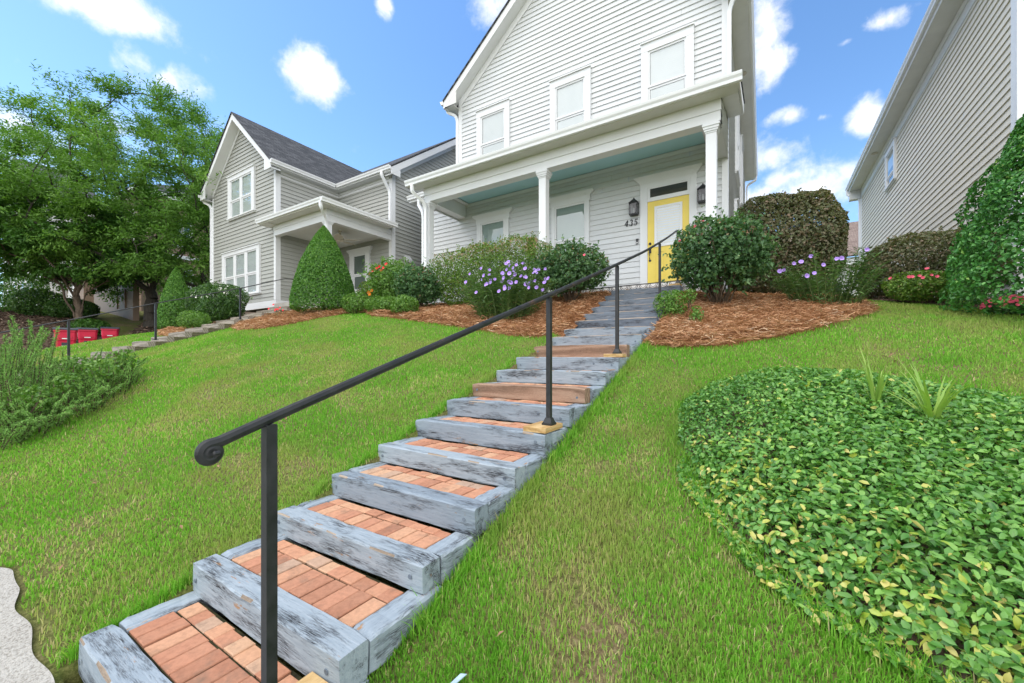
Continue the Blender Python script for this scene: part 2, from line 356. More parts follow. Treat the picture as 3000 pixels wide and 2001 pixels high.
def glass_mat(name, tint, gl=.9, base_=.16, k_=.8):
    b = NB(name); b.t.nodes.remove(b.b)
    tr = b.n('ShaderNodeBsdfTransparent'); tr.inputs[0].default_value = (*tint, 1)
    g = b.n('ShaderNodeBsdfGlossy'); g.inputs['Roughness'].default_value = .015; g.inputs['Color'].default_value = (gl, gl, gl, 1)
    fr = b.n('ShaderNodeLayerWeight'); fr.inputs['Blend'].default_value = .5
    bp = b.n('ShaderNodeBump'); bp.inputs['Strength'].default_value = .03; bp.inputs['Distance'].default_value = .02
    b.l(b.noise(1.2, 2), bp.inputs['Height']); b.l(bp.outputs[0], g.inputs['Normal'])
    ms = b.n('ShaderNodeMixShader'); b.l(b.math('ADD', b.math('MULTIPLY', b.math('POWER', fr.outputs['Facing'], 3.5), k_), base_, True), ms.inputs[0])
    b.l(tr.outputs[0], ms.inputs[1]); b.l(g.outputs[0], ms.inputs[2]); b.l(ms.outputs[0], b.o.inputs['Surface'])
glass_mat('glass', (.93, .96, .95)); glass_mat('glass_mid', (.66, .76, .72)); glass_mat('glass_dark', (.45, .52, .49)); glass_mat('glass_lantern', (.55, .57, .58), .9, .06)

# ------------------------------------------------------------------ objects
def tagged(o, label=None, cat=None, group=None, kind=None):
    if label: o['label'] = label
    if cat: o['category'] = cat
    if group: o['group'] = group
    if kind: o['kind'] = kind
    return o
def thing(name, label, cat, loc=(0, 0, 0), group=None):
    o = bpy.data.objects.new(name, None); o.location = loc; o.empty_display_size = .2
    COL.objects.link(o); return tagged(o, label, cat, group)
def link(name, me, parent=None):
    o = bpy.data.objects.new(name, me); COL.objects.link(o)
    if parent is not None:
        o.parent = parent
        p, off = parent, Vector((0, 0, 0))
        while p is not None: off += p.location; p = p.parent
        o.location = -off                    # vertices are given in world coordinates
    return o
class MB:
    def __init__(s): s.v = []; s.f = []; s.m = []; s.r = []; s.uv = None
    def add(s, vs, fs, mi=0, rnd=None):
        o = len(s.v); s.v += [tuple(p) for p in vs]
        r = random.random() if rnd is None else rnd
        for f in fs: s.f.append(tuple(i + o for i in f)); s.m.append(mi); s.r.append(r)
    def box(s, x0, x1, y0, y1, z0, z1, mi=0, rnd=None):
        s.add([(x0, y0, z0), (x1, y0, z0), (x1, y1, z0), (x0, y1, z0), (x0, y0, z1), (x1, y0, z1), (x1, y1, z1), (x0, y1, z1)],
              [(0, 3, 2, 1), (4, 5, 6, 7), (0, 1, 5, 4), (1, 2, 6, 5), (2, 3, 7, 6), (3, 0, 4, 7)], mi, rnd)
    def prism(s, poly, a0, a1, axis='y', mi=0):
        """extrude a 2-D polygon along an axis ('y': poly is (x,z); 'x': poly is (y,z); 'z': poly is (x,y))"""
        mp = {'y': lambda p, a: (p[0], a, p[1]), 'x': lambda p, a: (a, p[0], p[1]), 'z': lambda p, a: (p[0], p[1], a)}[axis]
        n = len(poly)
        s.add([mp(p, a0) for p in poly] + [mp(p, a1) for p in poly],
              [tuple(range(n)), tuple(range(2 * n - 1, n - 1, -1))] + [(i, i + n, (i + 1) % n + n, (i + 1) % n) for i in range(n)], mi)
    def tube(s, pts, r, n=8, mi=0, up=(0, 0, 1), rect=None, cap=True):
        """sweep a round (radius r, may be list) or rectangular (w,h) section along a path"""
        pts = [Vector(p) for p in pts]; rings = []; k = len(pts); up = Vector(up)
        for i, p in enumerate(pts):
            t = (pts[min(i + 1, k - 1)] - pts[max(i - 1, 0)]).normalized()
            sx = t.cross(up)
            if sx.length < 1e-4: sx = t.cross(Vector((1, 0, 0)))
            sx.normalize(); sy = sx.cross(t).normalized()
            if rect:
                w, h = rect; prof = [(-w / 2, -h / 2), (w / 2, -h / 2), (w / 2, h / 2), (-w / 2, h / 2)]
            elif isinstance(r, str): prof = PROFILES[r]
            else:
                q = r[i] if isinstance(r, (list, tuple)) else r
                prof = [(q * math.cos(2 * math.pi * j / n), q * math.sin(2 * math.pi * j / n)) for j in range(n)]
            rings.append([p + sx * a + sy * c for a, c in prof])
        m = len(rings[0]); vs = [v for g in rings for v in g]; fs = []
        for i in range(k - 1):
            for j in range(m): fs.append((i * m + j, i * m + (j + 1) % m, (i + 1) * m + (j + 1) % m, (i + 1) * m + j))
        if cap: fs += [tuple(range(m - 1, -1, -1)), tuple((k - 1) * m + j for j in range(m))]
        s.add(vs, fs, mi)
    def lathe(s, prof, c, n=12, mi=0, axis='z'):
        vs, fs = [], []
        for r, h in prof:
            for j in range(n):
                a = 2 * math.pi * j / n; q = (r * math.cos(a), r * math.sin(a))
                vs.append((c[0] + q[0], c[1] + q[1], c[2] + h) if axis == 'z' else (c[0] + q[0], c[1] - h, c[2] + q[1]))
        k = len(prof)
        for i in range(k - 1):
            for j in range(n): fs.append((i * n + j, i * n + (j + 1) % n, (i + 1) * n + (j + 1) % n, (i + 1) * n + j))
        fs += [tuple(range(n - 1, -1, -1)), tuple((k - 1) * n + j for j in range(n))]
        s.add(vs, fs, mi)
    def timber(s, x0, x1, y0, y1, z0, z1, ax='x', mi=0, wear=.006, edge=.28):
        """a chamfered, slightly bowed and worn sawn timber"""
        k = 14; a0, a1 = (x0, x1) if ax == 'x' else (y0, y1); b0, b1 = (y0, y1) if ax == 'x' else (x0, x1)
        c = .009; prof = [(b0 + c, z0), (b1 - c, z0), (b1, z0 + c), (b1, z1 - c), (b1 - c, z1), (b0 + c, z1), (b0, z1 - c), (b0, z0 + c)]
        vs, fs = [], []
        ph = random.random() * 9
        for i in range(k + 1):
            t = i / k; a = a0 + (a1 - a0) * t
            e = .010 * (max(0, 1 - min(t, 1 - t) * 22))
            for j, (b_, z) in enumerate(prof):
                db = wear * .6 * math.sin(3 * t + ph + j) + random.uniform(-wear, wear) * .5 + e * (1 if b_ < (b0 + b1) / 2 else -1) * random.uniform(.2, 1)
                dz = wear * .5 * math.sin(4 * t + ph * 2) + random.uniform(-wear, wear) * .5 - (e * random.uniform(.2, 1.2) if z > (z0 + z1) / 2 else 0)
                q = (b_ + db, z + dz)
                vs.append((a, q[0], q[1]) if ax == 'x' else (q[0], a, q[1]))
        for i in range(k):
            for j in range(8): fs.append((i * 8 + j, i * 8 + (j + 1) % 8, i * 8 + 8 + (j + 1) % 8, i * 8 + 8 + j))
        k0 = len(s.m); worn = [i * 8 + 5 for i in range(k) if random.random() < edge]
        fs += [tuple(range(7, -1, -1)), tuple(k * 8 + j for j in range(8))]
        s.add(vs, fs, mi)
        if ax == 'x':
            for q in worn: s.m[k0 + q] = 1
    def build(s, name, mats, parent=None, smooth=False, rot=None):
        me = bpy.data.meshes.new(name)
        vs = s.v
        if rot:
            a, cx, cy = rot; ca, sa = math.cos(a), math.sin(a)
            vs = [(cx + (x - cx) * ca - (y - cy) * sa, cy + (x - cx) * sa + (y - cy) * ca, z) for x, y, z in vs]
        me.from_pydata(vs, [], s.f)
        ml = mats if isinstance(mats, (list, tuple)) else [mats]
        for q in ml: me.materials.append(M[q])
        me.polygons.foreach_set('material_index', s.m)
        at = me.attributes.new('rnd', 'FLOAT', 'FACE'); at.data.foreach_set('value', s.r)
        if s.uv is not None:
            l = me.uv_layers.new(name='UVMap'); l.data.foreach_set('uv', np.array(s.uv, np.float32).ravel())
        if smooth: me.polygons.foreach_set('use_smooth', [True] * len(me.polygons))
        me.validate(); bmfix(me)
        return link(name, me, parent)
import bmesh
def bmfix(me):
    bm = bmesh.new(); bm.from_mesh(me); bmesh.ops.recalc_face_normals(bm, faces=bm.faces); bm.to_mesh(me); bm.free()
PROFILES = {'rail': [(-.017, -.008), (-.010, -.012), (.010, -.012), (.017, -.008), (.019, .002), (.013, .009), (0, .012), (-.013, .009), (-.019, .002)],
            'rail_big': [(-.020, -.010), (-.010, -.014), (.010, -.014), (.020, -.010), (.022, .004), (.012, .013), (-.012, .013), (-.022, .004)]}
def npmesh(name, V, F, mat, parent=None, rnd=None, smooth=False):
    V = np.asarray(V, np.float32); F = np.asarray(F, np.int32); me = bpy.data.meshes.new(name)
    k = F.shape[1]; me.vertices.add(len(V)); me.vertices.foreach_set('co', V.ravel())
    me.loops.add(F.size); me.loops.foreach_set('vertex_index', F.ravel())
    me.polygons.add(len(F)); me.polygons.foreach_set('loop_start', np.arange(0, F.size, k, dtype=np.int32))
    me.polygons.foreach_set('loop_total', np.full(len(F), k, np.int32))
    me.materials.append(M[mat])
    if rnd is not None:
        at = me.attributes.new('rnd', 'FLOAT', 'FACE'); at.data.foreach_set('value', np.asarray(rnd, np.float32))
    me.update(calc_edges=True)
    if smooth: me.polygons.foreach_set('use_smooth', np.ones(len(F), bool))
    return link(name, me, parent)
def inpoly(x, y, poly):
    x = np.asarray(x); y = np.asarray(y); r = np.zeros(x.shape, bool); n = len(poly)
    for i in range(n):
        x0, y0 = poly[i]; x1, y1 = poly[(i + 1) % n]
        c = ((y0 > y) != (y1 > y)); r ^= c & (x < (x1 - x0) * (y - y0) / ((y1 - y0) if y1 != y0 else 1e-9) + x0)
    return r
def edgedist(x, y, poly):
    d = np.full(np.shape(x), 1e9); n = len(poly)
    for i in range(n):
        a = np.array(poly[i]); b_ = np.array(poly[(i + 1) % n]); ab = b_ - a; L2 = max(ab @ ab, 1e-9)
        t = np.clip(((x - a[0]) * ab[0] + (y - a[1]) * ab[1]) / L2, 0, 1)
        d = np.minimum(d, np.hypot(x - a[0] - t * ab[0], y - a[1] - t * ab[1]))
    return d
_T = rng.random((64, 64, 64))
def vnoise(P, f=1.0):
    """trilinear value noise, 0..1"""
    q = np.asarray(P, float) * f + 100.0; i = np.floor(q).astype(int); t = q - i; t = t * t * (3 - 2 * t); i %= 64; j = (i + 1) % 64
    g = lambda a, b_, c: _T[a, b_, c]
    x0, y0, z0 = i[..., 0], i[..., 1], i[..., 2]; x1, y1, z1 = j[..., 0], j[..., 1], j[..., 2]; tx, ty, tz = t[..., 0], t[..., 1], t[..., 2]
    return (((g(x0, y0, z0) * (1 - tx) + g(x1, y0, z0) * tx) * (1 - ty) + (g(x0, y1, z0) * (1 - tx) + g(x1, y1, z0) * tx) * ty) * (1 - tz)
            + ((g(x0, y0, z1) * (1 - tx) + g(x1, y0, z1) * tx) * (1 - ty) + (g(x0, y1, z1) * (1 - tx) + g(x1, y1, z1) * tx) * ty) * tz)
def noise2(x, y, f): return vnoise(np.stack([x, y, np.zeros_like(x) + .37], -1), f)
def unit(a): return a / np.maximum(np.linalg.norm(a, axis=-1, keepdims=True), 1e-9)
def leafgeo(P, N, L, W, jit=.6, fold=.25, A=None, detail=False):
    """leaf faces at P facing N: returns verts, tris, leaf count"""
    n = len(P); N = unit(unit(N) + rng.normal(0, jit, (n, 3)))
    if A is None: A = rng.normal(0, 1, (n, 3))
    A = unit(A - N * np.sum(A * N, 1, keepdims=True)); B = np.cross(N, A)
    L = np.broadcast_to(L, n)[:, None] * np.clip(1 + rng.normal(0, .26, (n, 1)), .4, 1.7); W = np.broadcast_to(W, n)[:, None] * (1 + rng.normal(0, .15, (n, 1)))
    b0 = P - A * L * .5; t0 = P + A * L * .5 - N * L * .10
    if not detail:
        l0 = P - A * L * .06 - B * W * .5 + N * W * fold; r0 = P - A * L * .06 + B * W * .5 + N * W * fold
        V = np.stack([b0, r0, t0, l0], 1).reshape(-1, 3); k = np.arange(n)[:, None] * 4
        F = np.concatenate([k + np.array([[0, 1, 2]]), k + np.array([[0, 2, 3]])], 1).reshape(-1, 3)
        return V, F, 2
    m1 = P - A * L * .20 + N * L * .02; m2 = P + A * L * .20
    l1 = m1 - B * W * .48 + N * W * fold; r1 = m1 + B * W * .48 + N * W * fold; l2 = m2 - B * W * .40 + N * W * fold * .8; r2 = m2 + B * W * .40 + N * W * fold * .8
    V = np.stack([b0, m1, m2, t0, l1, l2, r1, r2], 1).reshape(-1, 3); k = np.arange(n)[:, None] * 8
    T = [[0, 6, 1], [0, 1, 4], [1, 6, 7], [1, 7, 2], [1, 2, 5], [1, 5, 4], [2, 7, 3], [2, 3, 5]]
    F = np.concatenate([k + np.array([t]) for t in T], 1).reshape(-1, 3)
    return V, F, 8
def leafobj(name, P, N, L, W, mat, parent, rnd=None, **kw):
    V, F, k = leafgeo(P, N, L, W, **kw)
    r = rng.random(len(P)) if rnd is None else np.clip(rnd, 0, 1)
    return npmesh(name, V, F, mat, parent, np.repeat(r, k))
def sph(n):
    d = unit(rng.normal(0, 1, (n, 3))); return d
def shell(n, c, rad, p=2.0, lump=.10, freq=2.2, depth=.25, zmin=-1.0):
    """points and outward normals near the lumpy surface of a super-ellipsoid"""
    c = np.array(c); rad = np.array(rad); d = sph(int(n * 1.4)); d = d[d[:, 2] > zmin][:n]
    s = (np.abs(d) ** p).sum(1) ** (-1 / p)
    u = d * s[:, None]; N = unit(np.sign(u) * np.abs(u) ** (p - 1) / rad)
    k = 1 + lump * 2 * (vnoise(u * rad + c, freq) - .5) + lump * (vnoise(u * rad + c, freq * 3.1) - .5)
    k *= 1 - depth * rng.random(len(d)) ** 2.2
    return c + u * rad * k[:, None], N
def stems(name, base, tips, parent, mat='stem_brown', r=.008, sag=.1):
    mb = MB()
    for t in tips:
        b_ = Vector(base) + Vector((random.uniform(-.08, .08), random.uniform(-.08, .08), -.03)); t = Vector(t)
        m_ = b_.lerp(t, .5) + Vector((random.uniform(-.06, .06), random.uniform(-.06, .06), sag * (t - b_).length * .5))
        pts = [b_, b_.lerp(m_, .55) + Vector((random.uniform(-.02, .02),) * 3), m_, t]
        mb.tube(pts, [r * 1.5, r * 1.2, r, r * .5], 5)
    return mb.build(name, mat, parent, True)
# ------------------------------------------------------------------ house building blocks
EXP = .139
def course_span(poly, z):
    xs = []
    n = len(poly)
    for i in range(n):
        (x0, z0), (x1, z1) = poly[i], poly[(i + 1) % n]
        if (z0 <= z <= z1 or z1 <= z <= z0) and abs(z1 - z0) > 1e-9: xs.append(x0 + (x1 - x0) * (z - z0) / (z1 - z0))
        elif abs(z1 - z0) <= 1e-9 and abs(z - z0) < 1e-6: xs += [x0, x1]
    return (min(xs), max(xs)) if xs else None
def siding(mb, poly, fn, exp=EXP, lap=.026, zref=None):
    """lap siding: every course a tilted board with its own butt edge. fn(s, out, z) -> world"""
    z0 = min(p[1] for p in poly); z1 = max(p[1] for p in poly); z = z0 if zref is None else zref
    while z < z1 - 1e-4:
        a, b_ = max(z, z0), min(z + exp, z1); z += exp
        if b_ <= z0 + 1e-4: continue
        lo, hi = course_span(poly, a + 1e-5), course_span(poly, b_ - 1e-5)
        if not lo or not hi: continue
        span = max(lo[1] - lo[0], hi[1] - hi[0]); cuts = [0.0]
        if span > 3.2:
            q = random.uniform(.25, 1.0) * 3.66 / span
            while q < .97: cuts.append(q); q += 3.66 / span
        cuts.append(1.0)
        for c0, c1 in zip(cuts[:-1], cuts[1:]):
            g0, g1 = (.0012 / span if c0 > 0 else 0), (.0012 / span if c1 < 1 else 0); o1 = lap + random.uniform(-.0015, .0015); o0 = .002
            e = lambda r, c: r[0] + (r[1] - r[0]) * c
            l0, l1, h0, h1 = e(lo, c0 + g0), e(lo, c1 - g1), e(hi, c0 + g0), e(hi, c1 - g1)
            mb.add([fn(l0, o1, a), fn(l1, o1, a), fn(h1, o0, b_), fn(h0, o0, b_), fn(l0, .0, a), fn(l1, .0, a)], [(0, 1, 2, 3), (4, 5, 1, 0)])
def wall_y(y, sgn=-1): return lambda s, o, z: (s, y + sgn * o, z)
def wall_x(x, sgn=1): return lambda s, o, z: (x + sgn * o, s, z)
def fbox(mb, fn, s0, s1, o0, o1, z0, z1, mi=0):
    vs = [fn(s, o, z) for z in (z0, z1) for (s, o) in ((s0, o0), (s1, o0), (s1, o1), (s0, o1))]
    mb.add(vs, [(0, 3, 2, 1), (4, 5, 6, 7), (0, 1, 5, 4), (1, 2, 6, 5), (2, 3, 7, 6), (3, 0, 4, 7)], mi)
def window(parent, fn, s0, s1, z0, z1, cap=0.0, cols=1, rail=None, head=.17, jamb=.14, sill=.09, blind=1.0, glass='glass', flare=False, rot=None, mull=.07):
    """casing, sash, glass and blind of one window; s0..s1, z0..z1 are the outer edges of the casing"""
    c = MB()
    fbox(c, fn, s0, s0 + jamb, .0, .085, z0 + sill, z1 - head); fbox(c, fn, s1 - jamb, s1, .0, .085, z0 + sill, z1 - head)
    fbox(c, fn, s0 - cap * .2, s1 + cap * .2, .0, .089, z1 - head, z1 - .03)
    fbox(c, fn, s0 - cap, s1 + cap, .0, .125, z1 - .03, z1)
    if flare:
        for k in range(4):
            e = cap * (.25 + .25 * k); fbox(c, fn, s0 - e, s1 + e, .0, .092 + .010 * k, z1 - .15 + .03 * k, z1 - .12 + .03 * k)
    fbox(c, fn, s0 - .03, s1 + .03, .0, .11, z0 + .04, z0 + sill); fbox(c, fn, s0, s1, .0, .07, z0, z0 + .04)
    w = c.build('window', 'trim_white', parent, rot=rot)
    sh = MB(); gl = MB(); bl = MB()
    a0, a1, b0, b1 = s0 + jamb, s1 - jamb, z0 + sill, z1 - head
    rail = rail if rail else (b0 + b1) / 2
    n = cols; cw = (a1 - a0 - mull * (n - 1)) / n
    for i in range(n):
        x0 = a0 + i * (cw + mull); x1 = x0 + cw
        if i < n - 1: fbox(sh, fn, x1, x1 + mull, .0, .072, b0, b1)
        for (q0, q1, od) in ((rail - .03, b1, .066), (b0, rail - .035, .048)):
            fbox(sh, fn, x0, x0 + .045, .024, od, q0, q1); fbox(sh, fn, x1 - .045, x1, .024, od, q0, q1)
            fbox(sh, fn, x0 + .045, x1 - .045, .024, od, q1 - .05, q1); fbox(sh, fn, x0 + .045, x1 - .045, .024, od, q0, q0 + .05)
            gl.add([fn(x0 + .04, od - .014, q0 + .04), fn(x1 - .04, od - .014, q0 + .04), fn(x1 - .04, od - .014, q1 - .04), fn(x0 + .04, od - .014, q1 - .04)], [(0, 1, 2, 3)])
        zb = b1 - (b1 - b0) * blind
        bl.add([fn(x0 + .056, .0315, max(zb, b0 + .01)), fn(x1 - .056, .0315, max(zb, b0 + .01)), fn(x1 - .056, .0315, b1 - .055), fn(x0 + .056, .0315, b1 - .055)], [(0, 1, 2, 3)])
    bk = MB(); 
    fbox(bk, fn, a0, a1, .0292, .0300, b0, b1)
    sh.build('sash', 'trim_white', w, rot=rot); gl.build('glass', glass, w, rot=rot); bk.build('dark_interior', 'dark_room', w, rot=rot)
    if blind > 0: bl.build('blind', 'blind_white', w, rot=rot)
    return w
def roofquad(mb, p0, p1, p2, p3):
    """sloping shingle face, p0-p1 along the eave, with metric uv"""
    P = [Vector(p) for p in (p0, p1, p2, p3)]; e = (P[1] - P[0]).normalized(); nrm = e.cross(P[3] - P[0]); up = nrm.cross(e).normalized()
    mb.add(P, [(0, 1, 2, 3)]); mb.uv += [((p - P[0]).dot(e), (p - P[0]).dot(up)) for p in P]
def roofobj(parent, quads, mat, th=.05, rot=None):
    mb = MB(); mb.uv = []
    for q in quads: roofquad(mb, *q)
    me = bpy.data.meshes.new('roof'); vs = mb.v
    if rot:
        a, cx, cy = rot; ca, sa = math.cos(a), math.sin(a); vs = [(cx + (x - cx) * ca - (y - cy) * sa, cy + (x - cx) * sa + (y - cy) * ca, z) for x, y, z in vs]
    me.from_pydata(vs, [], mb.f); l = me.uv_layers.new(name='UVMap'); l.data.foreach_set('uv', np.array(mb.uv, np.float32).ravel())
    me.materials.append(M[mat]); o = link('roof', me, parent)
    s = o.modifiers.new('thick', 'SOLIDIFY'); s.thickness = th; s.offset = 0
    return o
def gutter(mb, p0, p1, out, h=.125, w=.115):
    """K-style gutter from p0 to p1 (top back edge), 'out' is the horizontal outward direction"""
    p0, p1, out = Vector(p0), Vector(p1), Vector(out)
    prof = [(0, 0), (0, -h), (w * .62, -h), (w * .70, -h * .62), (w * .92, -h * .35), (w, -h * .12), (w * 1.03, 0), (w * .9, 0), (w * .86, -h * .1), (.012, -h * .1), (.012, 0)]
    n = len(prof)
    vs = [p + out * a + Vector((0, 0, b_)) for p in (p0, p1) for a, b_ in prof]
    mb.add(vs, [tuple(range(n)), tuple(range(2 * n - 1, n - 1, -1))] + [(i, i + n, (i + 1) % n + n, (i + 1) % n) for i in range(n)])
def smooth_path(pts, rad=.07, k=4):
    pts = [Vector(p) for p in pts]; o = [pts[0]]
    for i in range(1, len(pts) - 1):
        a = (pts[i - 1] - pts[i]); b_ = (pts[i + 1] - pts[i]); r = min(rad, a.length * .45, b_.length * .45); a.normalize(); b_.normalize()
        for j in range(k + 1):
            t = j / k; o.append((pts[i] + a * r).lerp(pts[i], t).lerp(pts[i].lerp(pts[i] + b_ * r, t), t))
    o.append(pts[-1]); return o
def downspout(parent, pts, up=(0, 1, 0), size=(.085, .065)):
    mb = MB(); mb.tube(smooth_path(pts), 0, up=up, rect=size)
    return mb.build('downspout', 'vinyl_white', parent)
def slope_board(mb, x0, x1, zf, d0, d1, y0, y1):
    """board following a roof slope: between zf(x)-d0 and zf(x)-d1"""
    mb.prism([(x0, zf(x0) - d0), (x1, zf(x1) - d0), (x1, zf(x1) - d1), (x0, zf(x0) - d1)], y0, y1, 'y')

# ------------------------------------------------------------------ the white house with the yellow door
WY = 10.4                                   # front wall plane
XL, XR, XC = -8.57, -.68, -4.625
PY = 8.75                                   # face of the porch beam
H1 = thing('white_house', 'white lap-sided two-storey gabled house with columned front porch and yellow door', 'house', (XC, 14.5, 2.9))
zt = lambda x: 10.06 + .815 * ((x + 8.95) if x < XC else (-.30 - x))
fw = wall_y(WY)
mb = MB(); siding(mb, [(XL, 7.2), (XR, 7.2), (XR, 10.15), (XC, 13.36), (XL, 10.15)], fw, zref=7.2)
mb.build('upper_wall', 'siding_white', H1)
mb = MB(); siding(mb, [(-10.25, 3.0), (XR, 3.0), (XR, 6.65), (-10.25, 6.65)], fw, zref=3.03)
mb.box(-10.24, XR - .01, WY + .002, WY + .1, 2.6, 3.2)
mb.build('porch_wall', 'siding_white', H1)
mb = MB(); siding(mb, [(WY, 2.9), (21.5, 2.9), (21.5, 10.2), (WY, 10.2)], wall_x(XR, 1), zref=2.95); mb.build('side_wall', 'siding_white', H1); mb = MB()
siding(mb, [(WY, 2.9), (21.5, 2.9), (21.5, 10.2), (WY, 10.2)], wall_x(XL, -1), zref=2.95)
siding(mb, [(WY, 2.9), (17, 2.9), (17, 7.1), (WY, 7.1)], wall_x(-10.25, -1), zref=2.95)
mb.box(XL + .01, XR - .01, 21.45, 21.5, 2.6, 10.2)
mb.build('side_wall', 'siding_white', H1)
mb = MB()                                   # corner boards, rake fascia, soffits, friezes
mb.box(XL - .025, XL + .115, WY - .03, WY + .002, 7.0, 10.1); mb.box(XR - .105, XR + .025, WY - .03, WY + .002, 7.0, 9.95)
mb.box(XR + .002, XR + .027, WY + .002, WY + .14, 2.9, 9.85); mb.box(XL - .027, XL - .002, WY + .002, WY + .14, 7, 9.85)
mb.box(XR - .105, XR + .027, WY - .029, WY + .001, 3.0, 6.12)
for a, b_ in ((-8.95, XC), (XC, -.30)):
    slope_board(mb, a, b_, zt, .055, .30, 10.03, 10.06)
    slope_board(mb, a, b_, zt, .28, .30, 10.062, 10.398)
    slope_board(mb, max(a, XL), min(b_, XR), zt, .305, .55, 10.355, 10.385)
mb.build('rake_trim', 'trim_white', H1)
for sx, x0 in ((-1, XL), (1, XR)):          # boxed eaves along both sides, with their returns at the gable
    mb = MB()
    e = x0 + sx * .38
    mb.box(min(x0, e), max(x0, e), 10.064, 21.8, 9.81, 9.83)
    mb.box(min(e, e + sx * .02), max(e, e + sx * .02), 10.032, 21.8, 9.80, 10.06)
    a, b_ = (e, e + .52) if sx < 0 else (e - .52, e)
    mb.prism([(a, 9.805), (b_, 9.805), (b_, zt(b_) - .302), (a, zt(a) - .302)] , 10.034, 10.058, 'y')
    mb.box(x0 + sx * .003, x0 + sx * .02, WY + .15, 21.4, 9.56, 9.808)
    mb.build('eave_soffit', 'soffit_white', H1)
roofobj(H1, [((-8.97, 10.0, zt(-8.97) - .02), (-8.97, 22, zt(-8.97) - .02), (XC, 22, zt(XC) - .02), (XC, 10.0, zt(XC) - .02)),
             ((-.28, 22, zt(-.28) - .02), (-.28, 10.0, zt(-.28) - .02), (XC, 10.0, zt(XC) - .02), (XC, 22, zt(XC) - .02))], 'shingle_charcoal')
mb = MB(); gutter(mb, (-8.972, 10.0, 10.03), (-8.972, 22, 10.03), (-1, 0, 0)); mb.build('gutter', 'vinyl_white', H1)
mb = MB(); gutter(mb, (-.278, 10.0, 10.03), (-.278, 21.9, 10.03), (1, 0, 0)); mb.build('gutter', 'vinyl_white', H1)
downspout(H1, [(-8.95, 10.22, 9.92), (-8.95, 10.22, 9.74), (-8.70, 10.34, 9.62), (-8.635, 10.36, 9.45), (-8.635, 10.36, 7.2)])
downspout(H1, [(-.20, 10.2, 9.92), (-.20, 10.2, 9.8), (-.56, 10.28, 9.6), (-.63, 10.34, 9.42), (-.63, 10.34, 7.25)])
downspout(H1, [(-.22, 21.7, 9.92), (-.22, 21.7, 9.75), (-.55, 21.62, 9.55), (-.60, 21.6, 9.4), (-.60, 21.6, 3.2)], up=(1, 0, 0))
mb = MB(); mb.lathe([(.0, .0), (.10, .0), (.10, .012), (.075, .014), (.07, .02), (0, .02)], (-.47, 13.45, 9.792), 16); mb.build('recessed_light', 'fan_cream', H1)
# windows
for (a, b_) in ((-7.81, -6.565), (-5.175, -3.95), (-2.595, -1.37)):
    window(H1, fw, a, b_, 7.42, 9.46, cap=.015, rail=8.34, head=.235, jamb=.165, blind=1.0)
window(H1, fw, -7.80, -6.585, 3.72, 6.10, cap=.15, rail=4.84, head=.29, jamb=.16, blind=1.0, glass='glass_mid', flare=True)
window(H1, fw, -5.12, -3.99, 3.72, 6.10, cap=.13, rail=4.84, head=.29, jamb=.10, blind=1.0, glass='glass_mid', flare=True)
for (a, b_) in ((13.3, 14.5), (16.2, 17.3)): window(H1, wall_x(XR, 1), a, b_, 6.9, 9.35, cap=.02)
window(H1, wall_x(XR, 1), 12.9, 13.9, 3.9, 6.0, cap=.02)
# porch ceiling, beams, frieze, roof
mb = MB(); mb.box(-8.27, -.96, 9.02, 10.382, 6.585, 6.61); mb.build('porch_ceiling', 'ceiling_blue', H1)
mb = MB(); 
mb.box(XL, XR, PY, PY + .26, 6.17, 6.36); mb.box(XL - .01, XR + .01, PY - .016, PY + .18, 6.372, 6.58); mb.box(XL - .02, XR + .02, PY - .022, PY + .1, 6.360, 6.372)
for a, b_ in ((XL, XL + .28), (XR - .28, XR)):
    mb.box(a, b_, PY + .262, WY - .02, 6.13, 6.595)
mb.box(XL + .282, XR - .282, PY + .262, PY + .27, 6.19, 6.56)
mb.box(XL + .282, XR - .282, WY - .035, WY - .02, 6.47, 6.56)
mb.box(XL + .30, XL + .44, PY + .275, WY - .05, 6.53, 6.562); mb.box(-1.0 - .12, -1.0 + .03, PY + .275, WY - .05, 6.53, 6.562)
mb.build('porch_beam', 'trim_white', H1)
mb = MB()                                   # porch gable ends beside the house: small sided panels
siding(mb, [(PY + .02, 6.08), (WY, 6.08), (WY, 6.95), (PY + .02, 6.60)], wall_x(XR + .005, 1), zref=6.08); mb.build('porch_end_siding', 'siding_white', H1); mb = MB()
siding(mb, [(PY + .02, 6.08), (WY, 6.08), (WY, 6.95), (PY + .02, 6.60)], wall_x(XL - .005, -1), zref=6.08)
mb.build('porch_end_siding', 'siding_white', H1)
zp = lambda y: 6.70 + .28 * (y - 8.40)
mb = MB()
mb.box(XL - .30, XR + .30, 8.42, PY - .02, 6.575, 6.595)         # soffit
mb.box(XL - .34, XR + .32, 8.40, 8.42, 6.56, 6.70)               # fascia
for sx, x in ((-1, XL), (1, XR)):
    a, b_ = sorted((x + sx * .30, x + sx * .34)); mb.prism([(8.42, 6.56), (10.36, zp(10.36) - .26), (10.36, zp(10.36) - .03), (8.42, zp(8.42) - .03)], a, b_, 'x')
    a, b_ = sorted((x + sx * .02, x + sx * .298)); mb.prism([(PY - .018, 6.577), (10.36, zp(10.36) - .25), (10.36, zp(10.36) - .23), (PY - .018, 6.595)], a, b_, 'x')
mb.build('porch_soffit', 'soffit_white', H1)
roofobj(H1, [((XL - .36, 8.38, zp(8.38)), (XR + .36, 8.38, zp(8.38)), (XR + .36, 10.39, zp(10.39)), (XL - .36, 10.39, zp(10.39)))], 'shingle_charcoal', .03)
mb = MB(); gutter(mb, (-8.93, 8.398, 6.72), (-.30, 8.398, 6.72), (0, -1, 0), .15, .12); mb.build('gutter', 'vinyl_white', H1)
